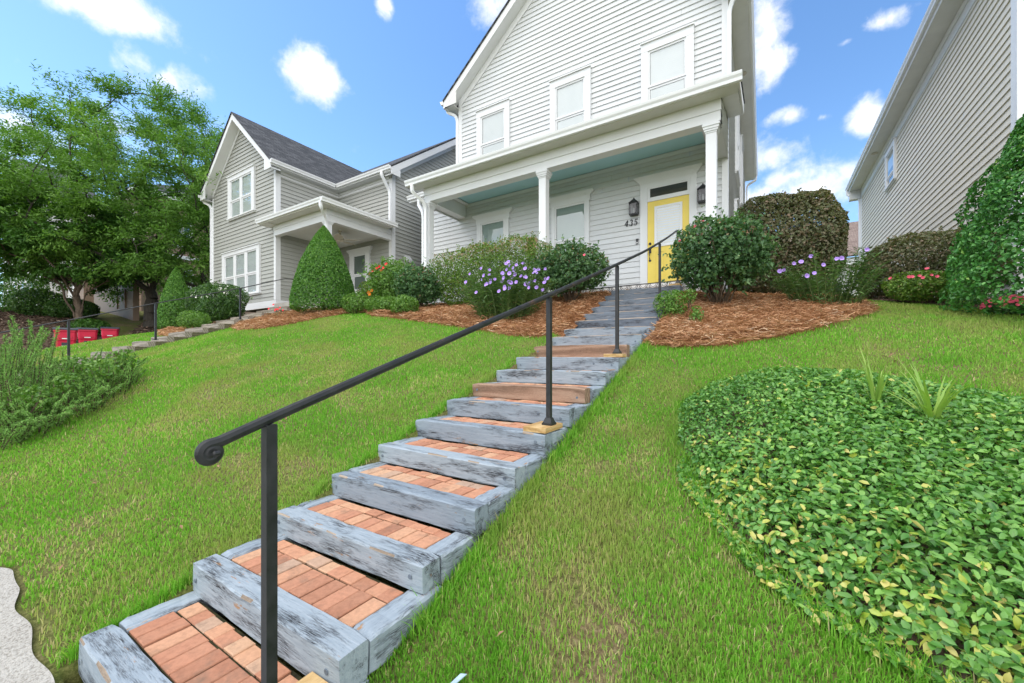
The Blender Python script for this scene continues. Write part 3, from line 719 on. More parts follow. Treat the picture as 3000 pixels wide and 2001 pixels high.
# bump-out eave left of the porch, its gutter and the two downspouts by the left column
mb = MB(); mb.box(-10.6, -8.6, 10.1, 10.39, 7.02, 7.05); mb.box(-10.6, -8.6, 10.08, 10.10, 7.0, 7.2); mb.box(-10.27, -10.13, WY - .03, WY, 2.9, 7.0); mb.build('side_bay_eave', 'trim_white', H1)
roofobj(H1, [((-10.65, 10.04, 7.2), (-8.6, 10.04, 7.2), (-8.6, 15, 8.0), (-10.65, 15, 8.0))], 'shingle_charcoal', .03)
mb = MB(); gutter(mb, (-10.62, 10.078, 7.20), (-8.62, 10.078, 7.20), (0, -1, 0), .13, .12); mb.build('gutter', 'vinyl_white', H1)
downspout(H1, [(-8.66, 8.34, 6.60), (-8.66, 8.34, 6.38), (-8.47, 8.62, 6.12), (-8.455, 8.69, 5.95), (-8.455, 8.69, 3.0)])
downspout(H1, [(-9.35, 9.3, 6.62), (-9.35, 9.3, 6.42), (-9.0, 9.1, 6.1), (-8.93, 9.07, 5.9), (-8.93, 9.07, 3.0)])
# columns
for cx in (-8.47, -4.60, -.85):
    mb = MB(); mb.box(cx - .095, cx + .095, PY + .01, PY + .20, 3.33, 6.0)
    mb.build('porch_column', 'trim_white', H1)
    p = COL.objects[-1]
    mc = MB()
    for k, (e, z0, z1) in enumerate(((.012, 5.97, 6.00), (.03, 6.00, 6.04), (.045, 6.04, 6.09), (.062, 6.09, 6.13), (.05, 6.13, 6.168))): mc.box(cx - .095 - e, cx + .095 + e, PY + .01 - e * .9, PY + .20 + e, z0 + .001, z1)
    mc.build('capital', 'trim_white', p)
    mc = MB(); mc.box(cx - .13, cx + .13, PY - .02, PY + .235, 3.115, 3.27); mc.box(cx - .112, cx + .112, PY - .002, PY + .217, 3.271, 3.33); mc.build('plinth', 'trim_white', p)
# porch floor with the patterned tile riser
mb = MB(); mb.box(XL, XR, PY + .012, WY - .02, 2.6, 3.10); mb.build('porch_floor', 'concrete', H1)
mb = MB(); mb.box(XL, XR, PY, PY + .011, 2.78, 3.098); t1 = mb.build('tile_riser', 'tile_white', H1)
mb = MB(); mb.box(XL, XR, PY - .006, PY + .03, 3.101, 3.116)
T, y = .205, PY - .003
def arc(cx, cz, r, a0, a1, w=.013):
    k = 7
    for i in range(k):
        p = [(cx + q * math.cos(a0 + (a1 - a0) * t / k), y, cz + q * math.sin(a0 + (a1 - a0) * t / k)) for t, q in ((i, r - w / 2), (i + 1, r - w / 2), (i + 1, r + w / 2), (i, r + w / 2))]
        mb.add(p, [(0, 1, 2, 3)])
zc = 2.995
n = int((XR - XL) / T)
for i in range(n):
    x = XL + .06 + (i + .5) * T; h = T / 2
    for sx in (-1, 1):
        for sz in (-1, 1):
            a = math.atan2(-sz, -sx); arc(x + sx * h, zc + sz * h, .088, a - .77, a + .77); arc(x + sx * h, zc + sz * h, .060, a - .78, a + .78, .010)
    for a in (.785, 2.356, 3.927, 5.498):
        dx, dz = math.cos(a), math.sin(a)
        mb.add([(x, y, zc), (x + .026 * dx - .013 * dz, y, zc + .026 * dz + .013 * dx), (x + .058 * dx, y, zc + .058 * dz), (x + .026 * dx + .013 * dz, y, zc + .026 * dz - .013 * dx)], [(0, 1, 2, 3)])
        for s in (-1, 1):
            b2 = a + s * .75
            mb.add([(x + .020 * dx, y, zc + .020 * dz), (x + .045 * math.cos(b2), y, zc + .045 * math.sin(b2)), (x + .052 * math.cos(b2 - s * .25), y, zc + .052 * math.sin(b2 - s * .25))], [(0, 1, 2)])
mb.build('tile_motif', 'tile_black', t1)
# the door
dr = MB(); y0 = WY - .035
dx0, dx1, dz0, dz1 = -2.445, -1.475, 3.15, 5.443
dr.box(dx0, dx1, y0, WY + .0, dz0, dz1)
def pframe(mb, x0, x1, z0, z1, w, d):
    mb.box(x0, x1, y0 - d, y0 - .0005, z0, z0 + w); mb.box(x0, x1, y0 - d, y0 - .0005, z1 - w, z1); mb.box(x0, x0 + w, y0 - d, y0 - .0005, z0 + w, z1 - w); mb.box(x1 - w, x1, y0 - d, y0 - .0005, z0 + w, z1 - w)
for a, b_ in ((-2.275, -2.005), (-1.905, -1.635)):
    pframe(dr, a, b_, 3.42, 4.185, .03, .012); dr.box(a + .06, b_ - .06, y0 - .010, y0 - .0006, 3.48, 4.125)
door = dr.build('door', 'door_yellow', H1)
mb = MB(); pframe(mb, -2.275, -1.628, 4.29, 5.30, .055, .02); mb.build('lite_frame', 'trim_white', door)
mb = MB(); z = 5.24
while z > 4.36: mb.add([(-2.22, y0 - .001, z), (-1.683, y0 - .001, z), (-1.683, y0 - .012, z - .058), (-2.22, y0 - .012, z - .058)], [(0, 1, 2, 3)]); z -= .062
mb.build('lite_blind', 'blind_white', door)
mb = MB(); mb.add([(-2.22, y0 - .016, 4.345), (-1.683, y0 - .016, 4.345), (-1.683, y0 - .016, 5.245), (-2.22, y0 - .016, 5.245)], [(0, 1, 2, 3)]); mb.build('lite_glass', 'glass', door)
mb = MB(); mb.lathe([(.0, 0), (.033, 0), (.033, .014), (.02, .02), (.016, .03), (0, .03)], (-2.385, y0, 4.388), 14, axis='y'); mb.build('deadbolt', 'black_metal', door)
mb = MB(); mb.box(-2.415, -2.355, y0 - .014, y0 - .001, 4.15, 4.29); mb.tube([(-2.385, y0 - .012, 4.19), (-2.385, y0 - .05, 4.17), (-2.385, y0 - .065, 4.09), (-2.385, y0 - .055, 4.02), (-2.385, y0 - .01, 3.975)], .011, 8)
mb.lathe([(0, 0), (.03, 0), (.028, .012), (0, .014)], (-2.385, y0, 3.965), 12, axis='y'); mb.box(-2.40, -2.37, y0 - .05, y0 - .012, 4.235, 4.255); mb.build('door_handle', 'black_metal', door)
mb = MB()
fbox(mb, fw, -2.63, -2.47, 0, .046, 3.116, 5.90); fbox(mb, fw, -1.45, -1.31, 0, .046, 3.116, 5.90)
fbox(mb, fw, -2.47, -2.447, 0, .06, 3.116, 5.84); fbox(mb, fw, -1.473, -1.45, 0, .06, 3.116, 5.84); fbox(mb, fw, -2.447, -1.473, 0, .055, 5.447, 5.50); fbox(mb, fw, -2.447, -1.473, 0, .055, 5.80, 5.84)
fbox(mb, fw, -2.47, -1.45, 0, .046, 5.84, 5.90); fbox(mb, fw, -2.447, -1.473, 0, .06, 3.116, 3.148)
for k in range(6): e = .03 * k; fbox(mb, fw, -2.63 - e * .9, -1.31 + e * .8, 0, .05 + .008 * k, 5.90 + .03 * k, 5.93 + .03 * k)
fbox(mb, fw, -2.78, -1.18, 0, .10, 6.08, 6.105)
dc = mb.build('door_casing', 'trim_white', H1)
mb = MB(); pw = .045; 
fbox(mb, fw, -2.447, -2.385,   .004, .042, 5.50, 5.80); fbox(mb, fw, -1.515, -1.473,   .004, .042, 5.50, 5.80); fbox(mb, fw, -2.385, -1.515,   .004, .042, 5.765, 5.80); fbox(mb, fw, -2.385, -1.515,   .004, .042, 5.50, 5.55)
tr = mb.build('transom', 'trim_white', H1)
mb = MB(); fbox(mb, fw, -2.385, -1.515, .024, .025, 5.55, 5.765); mb.build('transom_interior', 'dark_room', tr)
mb = MB(); mb.add([fw(-2.385, .031, 5.55), fw(-1.515, .031, 5.55), fw(-1.515, .031, 5.765), fw(-2.385, .031, 5.765)], [(0, 1, 2, 3)]); mb.build('transom_glass', 'glass_dark', tr)
# things on the porch wall
def lantern(cx, label):
    zb, zt_, w, d = 5.165, 5.47, .105, .15; yb = WY - .02
    t = thing('wall_lantern', label, 'lantern', (cx, WY, zb), 'lanterns beside the yellow door')
    mb = MB(); mb.box(cx - .05, cx + .05, yb - .012, yb, zb + .04, zb + .34); mb.build('backplate', 'black_metal', t)
    mb = MB(); y1, y2 = yb - .014, yb - .014 - d
    mb.box(cx - w, cx + w, y2, y1, zb, zb + .028)
    for sx in (-1, 1):
        for yy in (y1 - .016, y2): mb.box(cx + sx * w - (.016 if sx > 0 else 0), cx + sx * w + (0 if sx > 0 else .016), yy, yy + .016, zb + .029, zt_ - .001)
    mb.box(cx - w, cx + w, y2, y2 + .014, zt_ - .02, zt_); mb.box(cx - w, cx + w, y1 - .014, y1, zt_ - .02, zt_)
    ym = (y1 + y2) / 2
    v = [(cx - w - .012, y2 - .012, zt_ + .001), (cx + w + .012, y2 - .012, zt_ + .001), (cx + w + .012, y1, zt_ + .001), (cx - w - .012, y1, zt_ + .001), (cx - .035, ym - .03, zt_ + .09), (cx + .035, ym - .03, zt_ + .09), (cx + .035, ym + .03, zt_ + .09), (cx - .035, ym + .03, zt_ + .09)]
    mb.add(v, [(0, 3, 2, 1), (4, 5, 6, 7), (0, 1, 5, 4), (1, 2, 6, 5), (2, 3, 7, 6), (3, 0, 4, 7)])
    mb.lathe([(.03, .09), (.028, .105), (.014, .11), (.018, .125), (.006, .14), (.0, .142)], (cx, ym, zt_), 10)
    mb.build('frame', 'black_metal', t)
    mb = MB()
    g = .012
    mb.add([(cx - w + g, y2 + .006, zb + .03), (cx + w - g, y2 + .006, zb + .03), (cx + w - g, y2 + .006, zt_ - .02), (cx - w + g, y2 + .006, zt_ - .02)], [(0, 1, 2, 3)])
    for s in (-1, 1): mb.add([(cx + s * (w - .008), y2 + g, zb + .03), (cx + s * (w - .008), y1 - g, zb + .03), (cx + s * (w - .008), y1 - g, zt_ - .002), (cx + s * (w - .008), y2 + g, zt_ - .002)], [(0, 1, 2, 3)])
    mb.build('glass', 'glass_lantern', t)
    mb = MB(); mb.lathe([(.022, 0), (.022, .10), (.018, .11), (.014, .15), (0, .165)], (cx, ym, zb + .03), 10); mb.build('candle', 'candle_glass', t)
lantern(-2.77, 'black wall lantern above the house numbers, to the left of the yellow door')
lantern(-1.17, 'black wall lantern half hidden behind the right porch column')
def numeral(ch, x, z, h, par):
    mb = MB(); yb = WY - .022; slant = .22
    def st(pts, ws):
        pts = [(x + (p[0] + p[1] * slant) * h * .62, z + p[1] * h) for p in pts]; L, Rr = [], []
        for i, p in enumerate(pts):
            a = pts[max(i - 1, 0)]; c = pts[min(i + 1, len(pts) - 1)]; d = (c[0] - a[0], c[1] - a[1]); l = math.hypot(*d) or 1; nx, nz = -d[1] / l, d[0] / l; w = ws[i] * h / 2
            L.append((p[0] + nx * w, p[1] + nz * w)); Rr.append((p[0] - nx * w, p[1] - nz * w))
        for i in range(len(pts) - 1): mb.prism([L[i], L[i + 1], Rr[i + 1], Rr[i]], yb - .016, yb, 'y')
    def ar(cx, cz, rx, rz, a0, a1, k=10): return [(cx + rx * math.cos(R(a0 + (a1 - a0) * i / k)), cz + rz * math.sin(R(a0 + (a1 - a0) * i / k))) for i in range(k + 1)]
    if ch == '4':
        st([(.62, 0), (.62, 1)], [.17, .17]); st([(.60, .98), (.0, .32)], [.07, .07]); st([(-.02, .30), (.92, .30)], [.10, .10]); st([(.42, .02), (.84, .02)], [.05, .05])
    if ch == '3':
        st(ar(.38, .74, .30, .24, 160, -80), [.12] + [.07] * 3 + [.17] * 4 + [.08] * 3); st(ar(.38, .27, .36, .27, 85, -165), [.07] * 2 + [.18] * 5 + [.07] * 3 + [.14])
    if ch == '5':
        st([(.18, .96), (.82, .98)], [.13, .10]); st([(.18, .96), (.12, .52)], [.06, .06]); st(ar(.36, .30, .38, .30, 130, -165), [.06, .08, .12, .17, .19, .18, .12, .07, .07, .08, .13])
    return mb.build('digit', 'black_metal', par)
hn = thing('house_number', 'black slanted numerals 4 3 5 mounted below the left lantern', 'house number', (-2.85, WY, 5.0))
for ch, x in (('4', -3.03), ('3', -2.91), ('5', -2.79)): numeral(ch, x, 4.93, .152, hn)
t = thing('doorbell', 'small black doorbell with a white button beside the door casing', 'doorbell', (-2.705, WY, 4.43))
mb = MB(); mb.box(-2.732, -2.680, WY - .045, WY - .018, 4.43, 4.57); mb.build('housing', 'black_plastic', t)
mb = MB(); mb.lathe([(0, 0), (.017, 0), (.016, .006), (0, .007)], (-2.706, WY - .046, 4.465), 14, axis='y'); mb.build('button', 'label_white', t)
mb = MB(); mb.box(-2.72, -2.692, WY - .047, WY - .0455, 4.515, 4.55); mb.build('camera_lens', 'tile_black', t)
t = thing('insect_box', 'small open wooden box on the porch wall above the hedge', 'wooden box', (-5.75, WY, 4.6))
mb = MB(); a, b_, z0, z1 = -5.90, -5.66, 4.55, 5.06; yb = WY - .02
mb.box(a, a + .02, yb - .13, yb, z0, z1); mb.box(b_ - .02, b_, yb - .13, yb, z0, z1); mb.box(a + .021, b_ - .021, yb - .13, yb, z0, z0 + .02); mb.box(a + .021, b_ - .021, yb - .13, yb, z1 - .02, z1); mb.box(a + .021, b_ - .021, yb - .12, yb - .01, 4.80, 4.815)
mb.build('case', 'nest_wood', t)
mb = MB()
for i in range(5):
    for j in range(9):
        if abs(4.59 + j * .053 - 4.807) > .03: mb.lathe([(.016, 0), (.016, .08)], (a + .044 + i * .038, yb - .012, 4.59 + j * .053), 7, axis='y')
mb.build('nest_tubes', 'nest_dark', t)

# ------------------------------------------------------------------ the grey house
H2 = thing('gray_house', 'gray lap-sided house with steep front gable and small corner porch', 'house', (-15.5, 12, 3.2))
GX0, GX1, GXC, GY = -19.36, -14.463, -16.91, 7.5
WGY, WGX = 9.95, -11.35
zg = lambda x: 8.26 + .905 * ((x + 19.66) if x < GXC else (-14.16 - x))
f2 = wall_y(GY)
mb = MB(); siding(mb, [(GX0, 3.55), (GX1, 3.55), (GX1, 8.3), (GXC, 10.4), (GX0, 8.3)], f2, zref=3.55); mb.build('gable_wall', 'siding_gray', H2)
mb = MB(); siding(mb, [(GY, 3.55), (WGY, 3.55), (WGY, 8.2), (GY, 8.2)], wall_x(GX1, 1), zref=3.55); mb.build('gable_side_wall', 'siding_gray', H2); mb = MB(); siding(mb, [(GY, 3.55), (18, 3.55), (18, 8.2), (GY, 8.2)], wall_x(GX0, -1), zref=3.55); mb.build('gable_side_wall', 'siding_gray', H2)
mb = MB(); siding(mb, [(GX1, 3.55), (WGX, 3.55), (WGX, 8.2), (GX1, 8.2)], wall_y(WGY), zref=3.55); mb.build('wing_front_wall', 'siding_gray', H2)
mb = MB(); siding(mb, [(WGY, 3.2), (16.85, 3.2), (16.85, 8.2), (13.4, 10.85), (WGY, 8.2)], wall_x(WGX, 1), zref=3.2); mb.box(GX0 + .01, WGX - .01, 16.8, 16.86, 3.2, 8.2); mb.build('wing_side_wall', 'siding_gray', H2)
mb = MB()
mb.box(GX0 - .025, GX0 + .09, GY - .03, GY, 3.55, 8.1); mb.box(GX1 - .10, GX1 + .026, GY - .03, GY, 3.55, 8.12); mb.box(GX1 + .002, GX1 + .027, GY + .001, GY + .14, 3.55, 8.0)
mb.box(WGX - .13, WGX + .026, WGY - .03, WGY, 3.55, 8.0); mb.box(WGX + .002, WGX + .027, WGY + .001, WGY + .14, 3.3, 8.2)
mb.box(GX0 - .02, GX1 + .02, GY - .025, GY + .05, 3.30, 3.545); mb.box(GX1 - .0, GX1 + .024, GY + .052, WGY, 3.30, 3.545)
for a, b_ in ((-19.66, GXC), (GXC, -14.16)):
    slope_board(mb, a, b_, zg, .05, .27, 7.15, 7.18); slope_board(mb, a, b_, zg, .25, .27, 7.182, 7.495); slope_board(mb, max(a, GX0), min(b_, GX1), zg, .275, .43, 7.46, 7.482)
for sx, x0 in ((-1, GX0), (1, GX1)):
    e = x0 + sx * .30; a, b_ = (e, e + .42) if sx < 0 else (e - .42, e)
    mb.prism([(a, 7.99), (b_, 7.99), (b_, zg(b_) - .272), (a, zg(a) - .272)], 7.152, 7.178, 'y')
mb.box(GX0 - .30, GX0, 7.182, 18, 7.98, 8.0); mb.box(GX0 - .32, GX0 - .30, 7.18, 18, 7.98, 8.24)
# eave on the gable's right side and along the wing: soffit and deep frieze
mb.box(GX1, GX1 + .30, 7.182, 9.65, 8.12, 8.14); mb.box(GX1 + .30, GX1 + .315, 7.18, 9.64, 8.10, 8.27)
mb.box(GX1 + .003, GX1 + .022, GY + .145, WGY - .02, 7.92, 8.118); mb.box(GX1 + .025, WGX - .135, WGY - .022, WGY - .003, 7.92, 8.118)
mb.box(GX1, WGX + .3, 9.652, WGY, 8.12, 8.14); mb.box(GX1 + .316, WGX + .3, 9.635, 9.65, 8.10, 8.27)
zw = lambda y: 8.27 + .745 * ((y - 9.64) if y < 13.4 else (17.16 - y))
for a, b_ in ((9.64, 13.4), (13.4, 17.16)):
    mb.prism([(a, zw(a) - .05), (b_, zw(b_) - .05), (b_, zw(b_) - .30), (a, zw(a) - .30)], WGX + .30, WGX + .33, 'x')
    mb.prism([(a, zw(a) - .28), (b_, zw(b_) - .28), (b_, zw(b_) - .30), (a, zw(a) - .30)], WGX + .005, WGX + .298, 'x')
    a2, b2 = max(a, WGY), min(b_, 16.85); mb.prism([(a2, zw(a2) - .302), (b2, zw(b2) - .302), (b2, zw(b2) - .47), (a2, zw(a2) - .47)], WGX + .018, WGX + .034, 'x')
mb.prism([(9.64, 7.99), (10.05, 7.99), (10.05, zw(10.05) - .302), (9.64, zw(9.64) - .302)], WGX + .302, WGX + .328, 'x')
mb.build('trim', 'trim_white', H2)
yv = 9.64 + (zg(GXC) - 8.27) / .745
roofobj(H2, [((-14.14, 9.66, zg(-14.14)), (-14.14, 7.12, zg(-14.14)), (GXC, 7.12, zg(GXC)), (GXC, yv, zg(GXC))),
             ((-19.68, 7.12, zg(-19.68)), (-19.68, 17, zg(-19.68)), (GXC, 17, zg(GXC)), (GXC, 7.12, zg(GXC))),
             ((-14.16, 9.62, 8.255), (WGX + .35, 9.62, 8.255), (WGX + .35, 13.4, 11.07), (-18.2, 13.4, 11.07)),
             ((-14.16, 9.62, 8.255), (-18.2, 13.4, 11.07), (-18.3, 13.4, 11.07), (GXC, yv, zg(GXC) - .01)),
             ((WGX + .35, 17.18, 8.255), (-19, 17.18, 8.255), (-18.2, 13.4, 11.07), (WGX + .35, 13.4, 11.07))], 'shingle_charcoal', .04)
mb = MB(); gutter(mb, (GX1 + .317, 7.12, 8.265), (GX1 + .317, 9.52, 8.265), (1, 0, 0), .12, .11); gutter(mb, (GX1 + .317, 9.633, 8.265), (WGX + .32, 9.633, 8.265), (0, -1, 0), .12, .11); mb.build('gutter', 'vinyl_white', H2)
mb = MB(); gutter(mb, (-19.682, 7.12, 8.24), (-19.682, 17, 8.24), (-1, 0, 0), .12, .11); mb.build('gutter', 'vinyl_white', H2)
downspout(H2, [(-19.72, 7.3, 8.13), (-19.72, 7.3, 7.98), (-19.50, 7.42, 7.86), (-19.42, 7.45, 7.7), (-19.42, 7.45, 3.6)])
downspout(H2, [(-11.45, 9.57, 8.16), (-11.45, 9.57, 8.0), (-11.40, 9.86, 7.55), (-11.375, 9.88, 7.4), (-11.375, 9.88, 6.2)])
window(H2, f2, -17.90, -15.84, 6.90, 8.62, cap=.01, cols=2, rail=7.64, head=.19, jamb=.21, sill=.075, mull=.11)
window(H2, f2, -18.39, -15.46, 3.83, 5.68, cap=.02, cols=3, rail=4.68, head=.17, jamb=.22, sill=.075, mull=.12)
window(H2, wall_y(WGY), -13.67, -12.51, 4.02, 5.70, cap=.13, rail=4.72, head=.23, jamb=.21, blind=1.0, glass='glass_dark', flare=True)
# corner porch
mb = MB(); mb.box(GX1 + .03, WGX, 7.40, 7.58, 5.76, 5.95); mb.box(WGX - .18, WGX, 7.582, WGY - .035, 5.76, 5.95)
mb.box(GX1 + .03, WGX + .012, 7.385, 7.56, 5.962, 6.13); mb.box(WGX - .16, WGX + .012, 7.562, WGY - .035, 5.962, 6.13); mb.box(GX1 + .03, WGX + .02, 7.38, 7.5, 5.95, 5.962); mb.box(WGX - .1, WGX + .02, 7.501, WGY - .035, 5.95, 5.962)
mb.build('porch_beam', 'trim_white', H2)
mb = MB(); mb.box(GX1 + .03, WGX - .182, 7.584, WGY - .03, 5.90, 5.93); mb.build('porch_ceiling', 'soffit_white', H2)
mb = MB(); mb.box(-14.62, -10.98, 7.06, 7.38, 6.115, 6.13); mb.box(-10.98 - .36, -10.98, 7.381, 9.75, 6.115, 6.13)
mb.box(-14.70, -10.955, 7.03, 7.055, 6.09, 6.22); mb.box(-10.978, -10.955, 7.056, 9.76, 6.09, 6.22); mb.prism([(-14.7, 6.09), (-14.2, 6.09), (-14.3, 6.32), (-14.7, 6.22)], 7.056, 7.46, 'y'); mb.build('porch_soffit', 'soffit_white', H2)
roofobj(H2, [((-14.75, 7.0, 6.23), (-10.92, 7.0, 6.23), (-13.0, 9.93, 6.9), (-14.44, 9.93, 6.9)), ((-10.92, 7.0, 6.23), (-10.92, 9.93, 6.23), (-13.0, 9.93, 6.9), (-13.0, 9.93, 6.9))], 'shingle_charcoal', .02)
mb = MB(); gutter(mb, (-14.74, 7.028, 6.24), (-10.955, 7.028, 6.24), (0, -1, 0), .12, .10); gutter(mb, (-10.953, 6.93, 6.24), (-10.953, 9.8, 6.24), (1, 0, 0), .12, .10); mb.build('gutter', 'vinyl_white', H2)
mb = MB(); cx, cy = -11.44, 7.49; mb.box(cx - .085, cx + .085, cy - .085, cy + .085, 3.45, 5.76)
for e, z0, z1 in ((.02, 5.66, 5.69), (.035, 5.691, 5.72), (.05, 5.721, 5.758)): mb.box(cx - .085 - e, cx + .085 + e, cy - .085 - e, cy + .085 + e, z0, z1)
mb.build('porch_column', 'trim_white', H2)
downspout(H2, [(-11.02, 6.98, 6.14), (-11.02, 6.98, 5.97), (-11.25, 7.28, 5.78), (-11.32, 7.36, 5.62), (-11.32, 7.36, 3.5)])
mb = MB(); mb.box(GX1 + .03, WGX, 7.42, WGY - .03, 3.0, 3.40); mb.build('porch_floor', 'concrete', H2)
t = thing('ceiling_fan', 'cream ceiling fan with leaf-shaped blades under the gray corner porch', 'ceiling fan', (-12.35, 8.55, 5.55))
c = (-12.35, 8.55, 0)
mb = MB(); mb.lathe([(.06, 5.90), (.06, 5.87), (.02, 5.84), (.02, 5.70), (.05, 5.69), (.11, 5.66), (.13, 5.60), (.11, 5.54), (.05, 5.52), (0, 5.52)], c, 14); mb.build('motor', 'fan_cream', t, True)
for k in range(5):
    a = k * 2 * math.pi / 5 + .5; mb = MB(); ca, sa = math.cos(a), math.sin(a); L, Rr = [], []
    for i in range(9):
        q = i / 8; r = .12 + .60 * q; w = .035 + .11 * math.sin(math.pi * min(1, q * .98 + .08)) ** .8
        L.append((c[0] + r * ca - w * sa, c[1] + r * sa + w * ca, 5.575 + .02)); Rr.append((c[0] + r * ca + w * sa, c[1] + r * sa - w * ca, 5.575 - .02))
    for i in range(8):
        q = [L[i], L[i + 1], Rr[i + 1], Rr[i]]; mb.add(q + [(x, y_, z - .008) for x, y_, z in q], [(0, 1, 2, 3), (7, 6, 5, 4), (0, 4, 5, 1), (2, 6, 7, 3), (1, 5, 6, 2), (3, 7, 4, 0)])
    mb.build('blade', 'fan_cream', t)
t = thing('dryer_vent', 'small white hooded vent low on the gray side wall above the red roses', 'vent', (WGX, 10.75, 5.15))
mb = MB(); mb.box(WGX + .015, WGX + .03, 10.52, 10.82, 5.06, 5.36); mb.prism([(WGX + .03, 5.34), (WGX + .17, 5.18), (WGX + .17, 5.08), (WGX + .15, 5.08), (WGX + .03, 5.28)], 10.54, 10.80, 'y'); mb.build('hood', 'vent_gray', t)

# ------------------------------------------------------------------ the beige house on the right
RX = 4.0; RA = R(-.74); RY0, RY1 = 11.18, 25.9; rot = (RA, RX, RY0)
H3 = thing('beige_house', 'beige lap-sided house side wall with a long white eave and one small window', 'house', (8, 18, 2.9))
f3 = wall_x(RX, -1)
mb = MB(); siding(mb, [(RY0, 2.6), (RY1, 2.6), (RY1, 9.6), (RY0, 9.6)], f3, exp=.168, lap=.028, zref=2.6); mb.build('side_wall', 'siding_beige', H3, rot=rot)
mb = MB(); siding(mb, [(RX, 2.6), (13, 2.6), (13, 9.6), (8.5, 13.0), (RX, 9.6)], wall_y(RY0), exp=.168, lap=.028, zref=2.6); mb.box(RX + .01, 13, RY1 - .05, RY1, 2.6, 9.8); mb.build('front_wall', 'siding_beige', H3, rot=rot)
mb = MB(); mb.box(RX - .032, RX - .002, RY0 - .03, RY0 + .17, 2.6, 9.5); mb.box(RX - .032, RX + .17, RY0 - .062, RY0 - .031, 2.6, 9.5); mb.box(RX - .03, RX - .003, RY0, RY1, 9.42, 9.83); mb.box(RX - .05, RX - .031, RY0, RY1, 9.66, 9.83)
mb.box(RX - .03, RX - .002, RY1 - .14, RY1 + .02, 2.6, 9.42)
mb.build('trim', 'trim_white', H3, rot=rot)
mb = MB(); mb.box(RX - .46, RX - .002, RY0 - .4, RY1 + .35, 9.835, 9.855); mb.box(RX - .48, RX - .46, RY0 - .4, RY1 + .35, 9.81, 10.07); mb.box(RX - .46, RX - .002, RY1 + .02, RY1 + .35, 9.4, 9.83); mb.build('eave_soffit', 'soffit_white', H3, rot=rot)
mb = MB(); gutter(mb, (RX - .482, RY0 - .42, 10.06), (RX - .482, RY1 + .37, 10.06), (-1, 0, 0)); mb.build('gutter', 'vinyl_white', H3, rot=rot)
roofobj(H3, [((RX - .5, RY0 - .42, 10.08), (RX - .5, RY1 + .37, 10.08), (8.5, RY1 + .37, 13.7), (8.5, RY0 - .42, 13.7)), ((13.5, RY1 + .37, 10.08), (13.5, RY0 - .42, 10.08), (8.5, RY0 - .42, 13.7), (8.5, RY1 + .37, 13.7))], 'shingle_charcoal', .05, rot)
window(H3, f3, 19.4, 20.8, 7.9, 9.42, cap=.0, rail=8.35, head=.22, jamb=.16, blind=.5, rot=rot)
mb = MB(); mb.lathe([(.0, .0), (.11, .0), (.11, .012), (.08, .014), (0, .02)], (RX - .24, 21.6, 9.812), 16); mb.build('recessed_light', 'fan_cream', H3, rot=rot)
mb = MB(); mb.tube(smooth_path([(RX - .53, RY1 + .2, 9.95), (RX - .53, RY1 + .2, 9.72), (RX - .14, RY1 + .12, 9.5), (RX - .06, RY1 + .1, 9.3), (RX - .06, RY1 + .1, 2.9)]), 0, up=(0, 1, 0), rect=(.10, .08)); mb.build('downspout', 'vinyl_white', H3, rot=rot)
# ------------------------------------------------------------------ ground, beds, pavement
def gsheet(name, x0, x1, y0, y1, step, mat, kind='structure', fz=None, mask=None, dz=0.0):
    xs = np.arange(x0, x1 + 1e-6, step); ys = np.arange(y0, y1 + 1e-6, step); X, Y = np.meshgrid(xs, ys)
    Z = hz(X, Y) + dz if fz is None else fz(X, Y)
    V = np.stack([X, Y, Z], -1).reshape(-1, 3); nx, ny = len(xs), len(ys)
    i, j = np.meshgrid(np.arange(nx - 1), np.arange(ny - 1)); k = (j * nx + i).ravel()
    F = np.stack([k, k + 1, k + nx + 1, k + nx], 1)
    if mask is not None:
        c = V[F].mean(1); F = F[mask(c[:, 0], c[:, 1])]
        u, inv = np.unique(F, return_inverse=True); V = V[u]; F = inv.reshape(-1, 4)
    o = npmesh(name, V, F, mat, None, None, True); o['kind'] = kind
    return o
# one ground sheet out to the horizon: fine near the houses, coarse beyond
def farz(X, Y):
    z = hz(X, Y)
    d = np.maximum(np.maximum(-42 - X, X - 12), np.maximum(-4 - Y, Y - 24)); d = np.maximum(d, 0)
    return z - np.minimum(d, 60) * .004
SX0, SX1 = -2.77, -1.44
xs = np.r_[-400, -200, -110, -70, -52, np.arange(-42, -2.9, .3), -2.79, SX0, -2.4, -2.0, -1.7, SX1, -1.42, np.arange(-1.2, 12.01, .3), 20, 40, 90, 200, 400]; ys = np.r_[-300, -120, -50, -20, -9, np.arange(-4, .3, .3), .46, .48, np.arange(.7, 8.7, .3), 8.74, 8.78, np.arange(9, 24.01, .3), 34, 55, 100, 220, 500]
X, Y = np.meshgrid(xs, ys); cut = (X > SX0 - .001) & (X < SX1 + .001) & (Y > .47) & (Y < 8.75)   # the ground is dug out under the steps
V = np.stack([X, Y, farz(X, Y) - .012 - .34 * cut], -1).reshape(-1, 3); i, j = np.meshgrid(np.arange(len(xs) - 1), np.arange(len(ys) - 1)); k = (j * len(xs) + i).ravel()
o = npmesh('ground', V, np.stack([k, k + 1, k + len(xs) + 1, k + len(xs)], 1), 'soil_green', None, None, True); o['kind'] = 'structure'
SWY = .47
def swedge(x): return -.01 + .025 * np.sin(x * 9.3 + 3 * vnoise(np.stack([x, x * 0, x * 0], -1), 1.3)) * vnoise(np.stack([x, x * 0 + 5, x * 0], -1), .9) + .13 * (vnoise(np.stack([x, x * 0, x * 0 + 9], -1), 4.3) - .5)
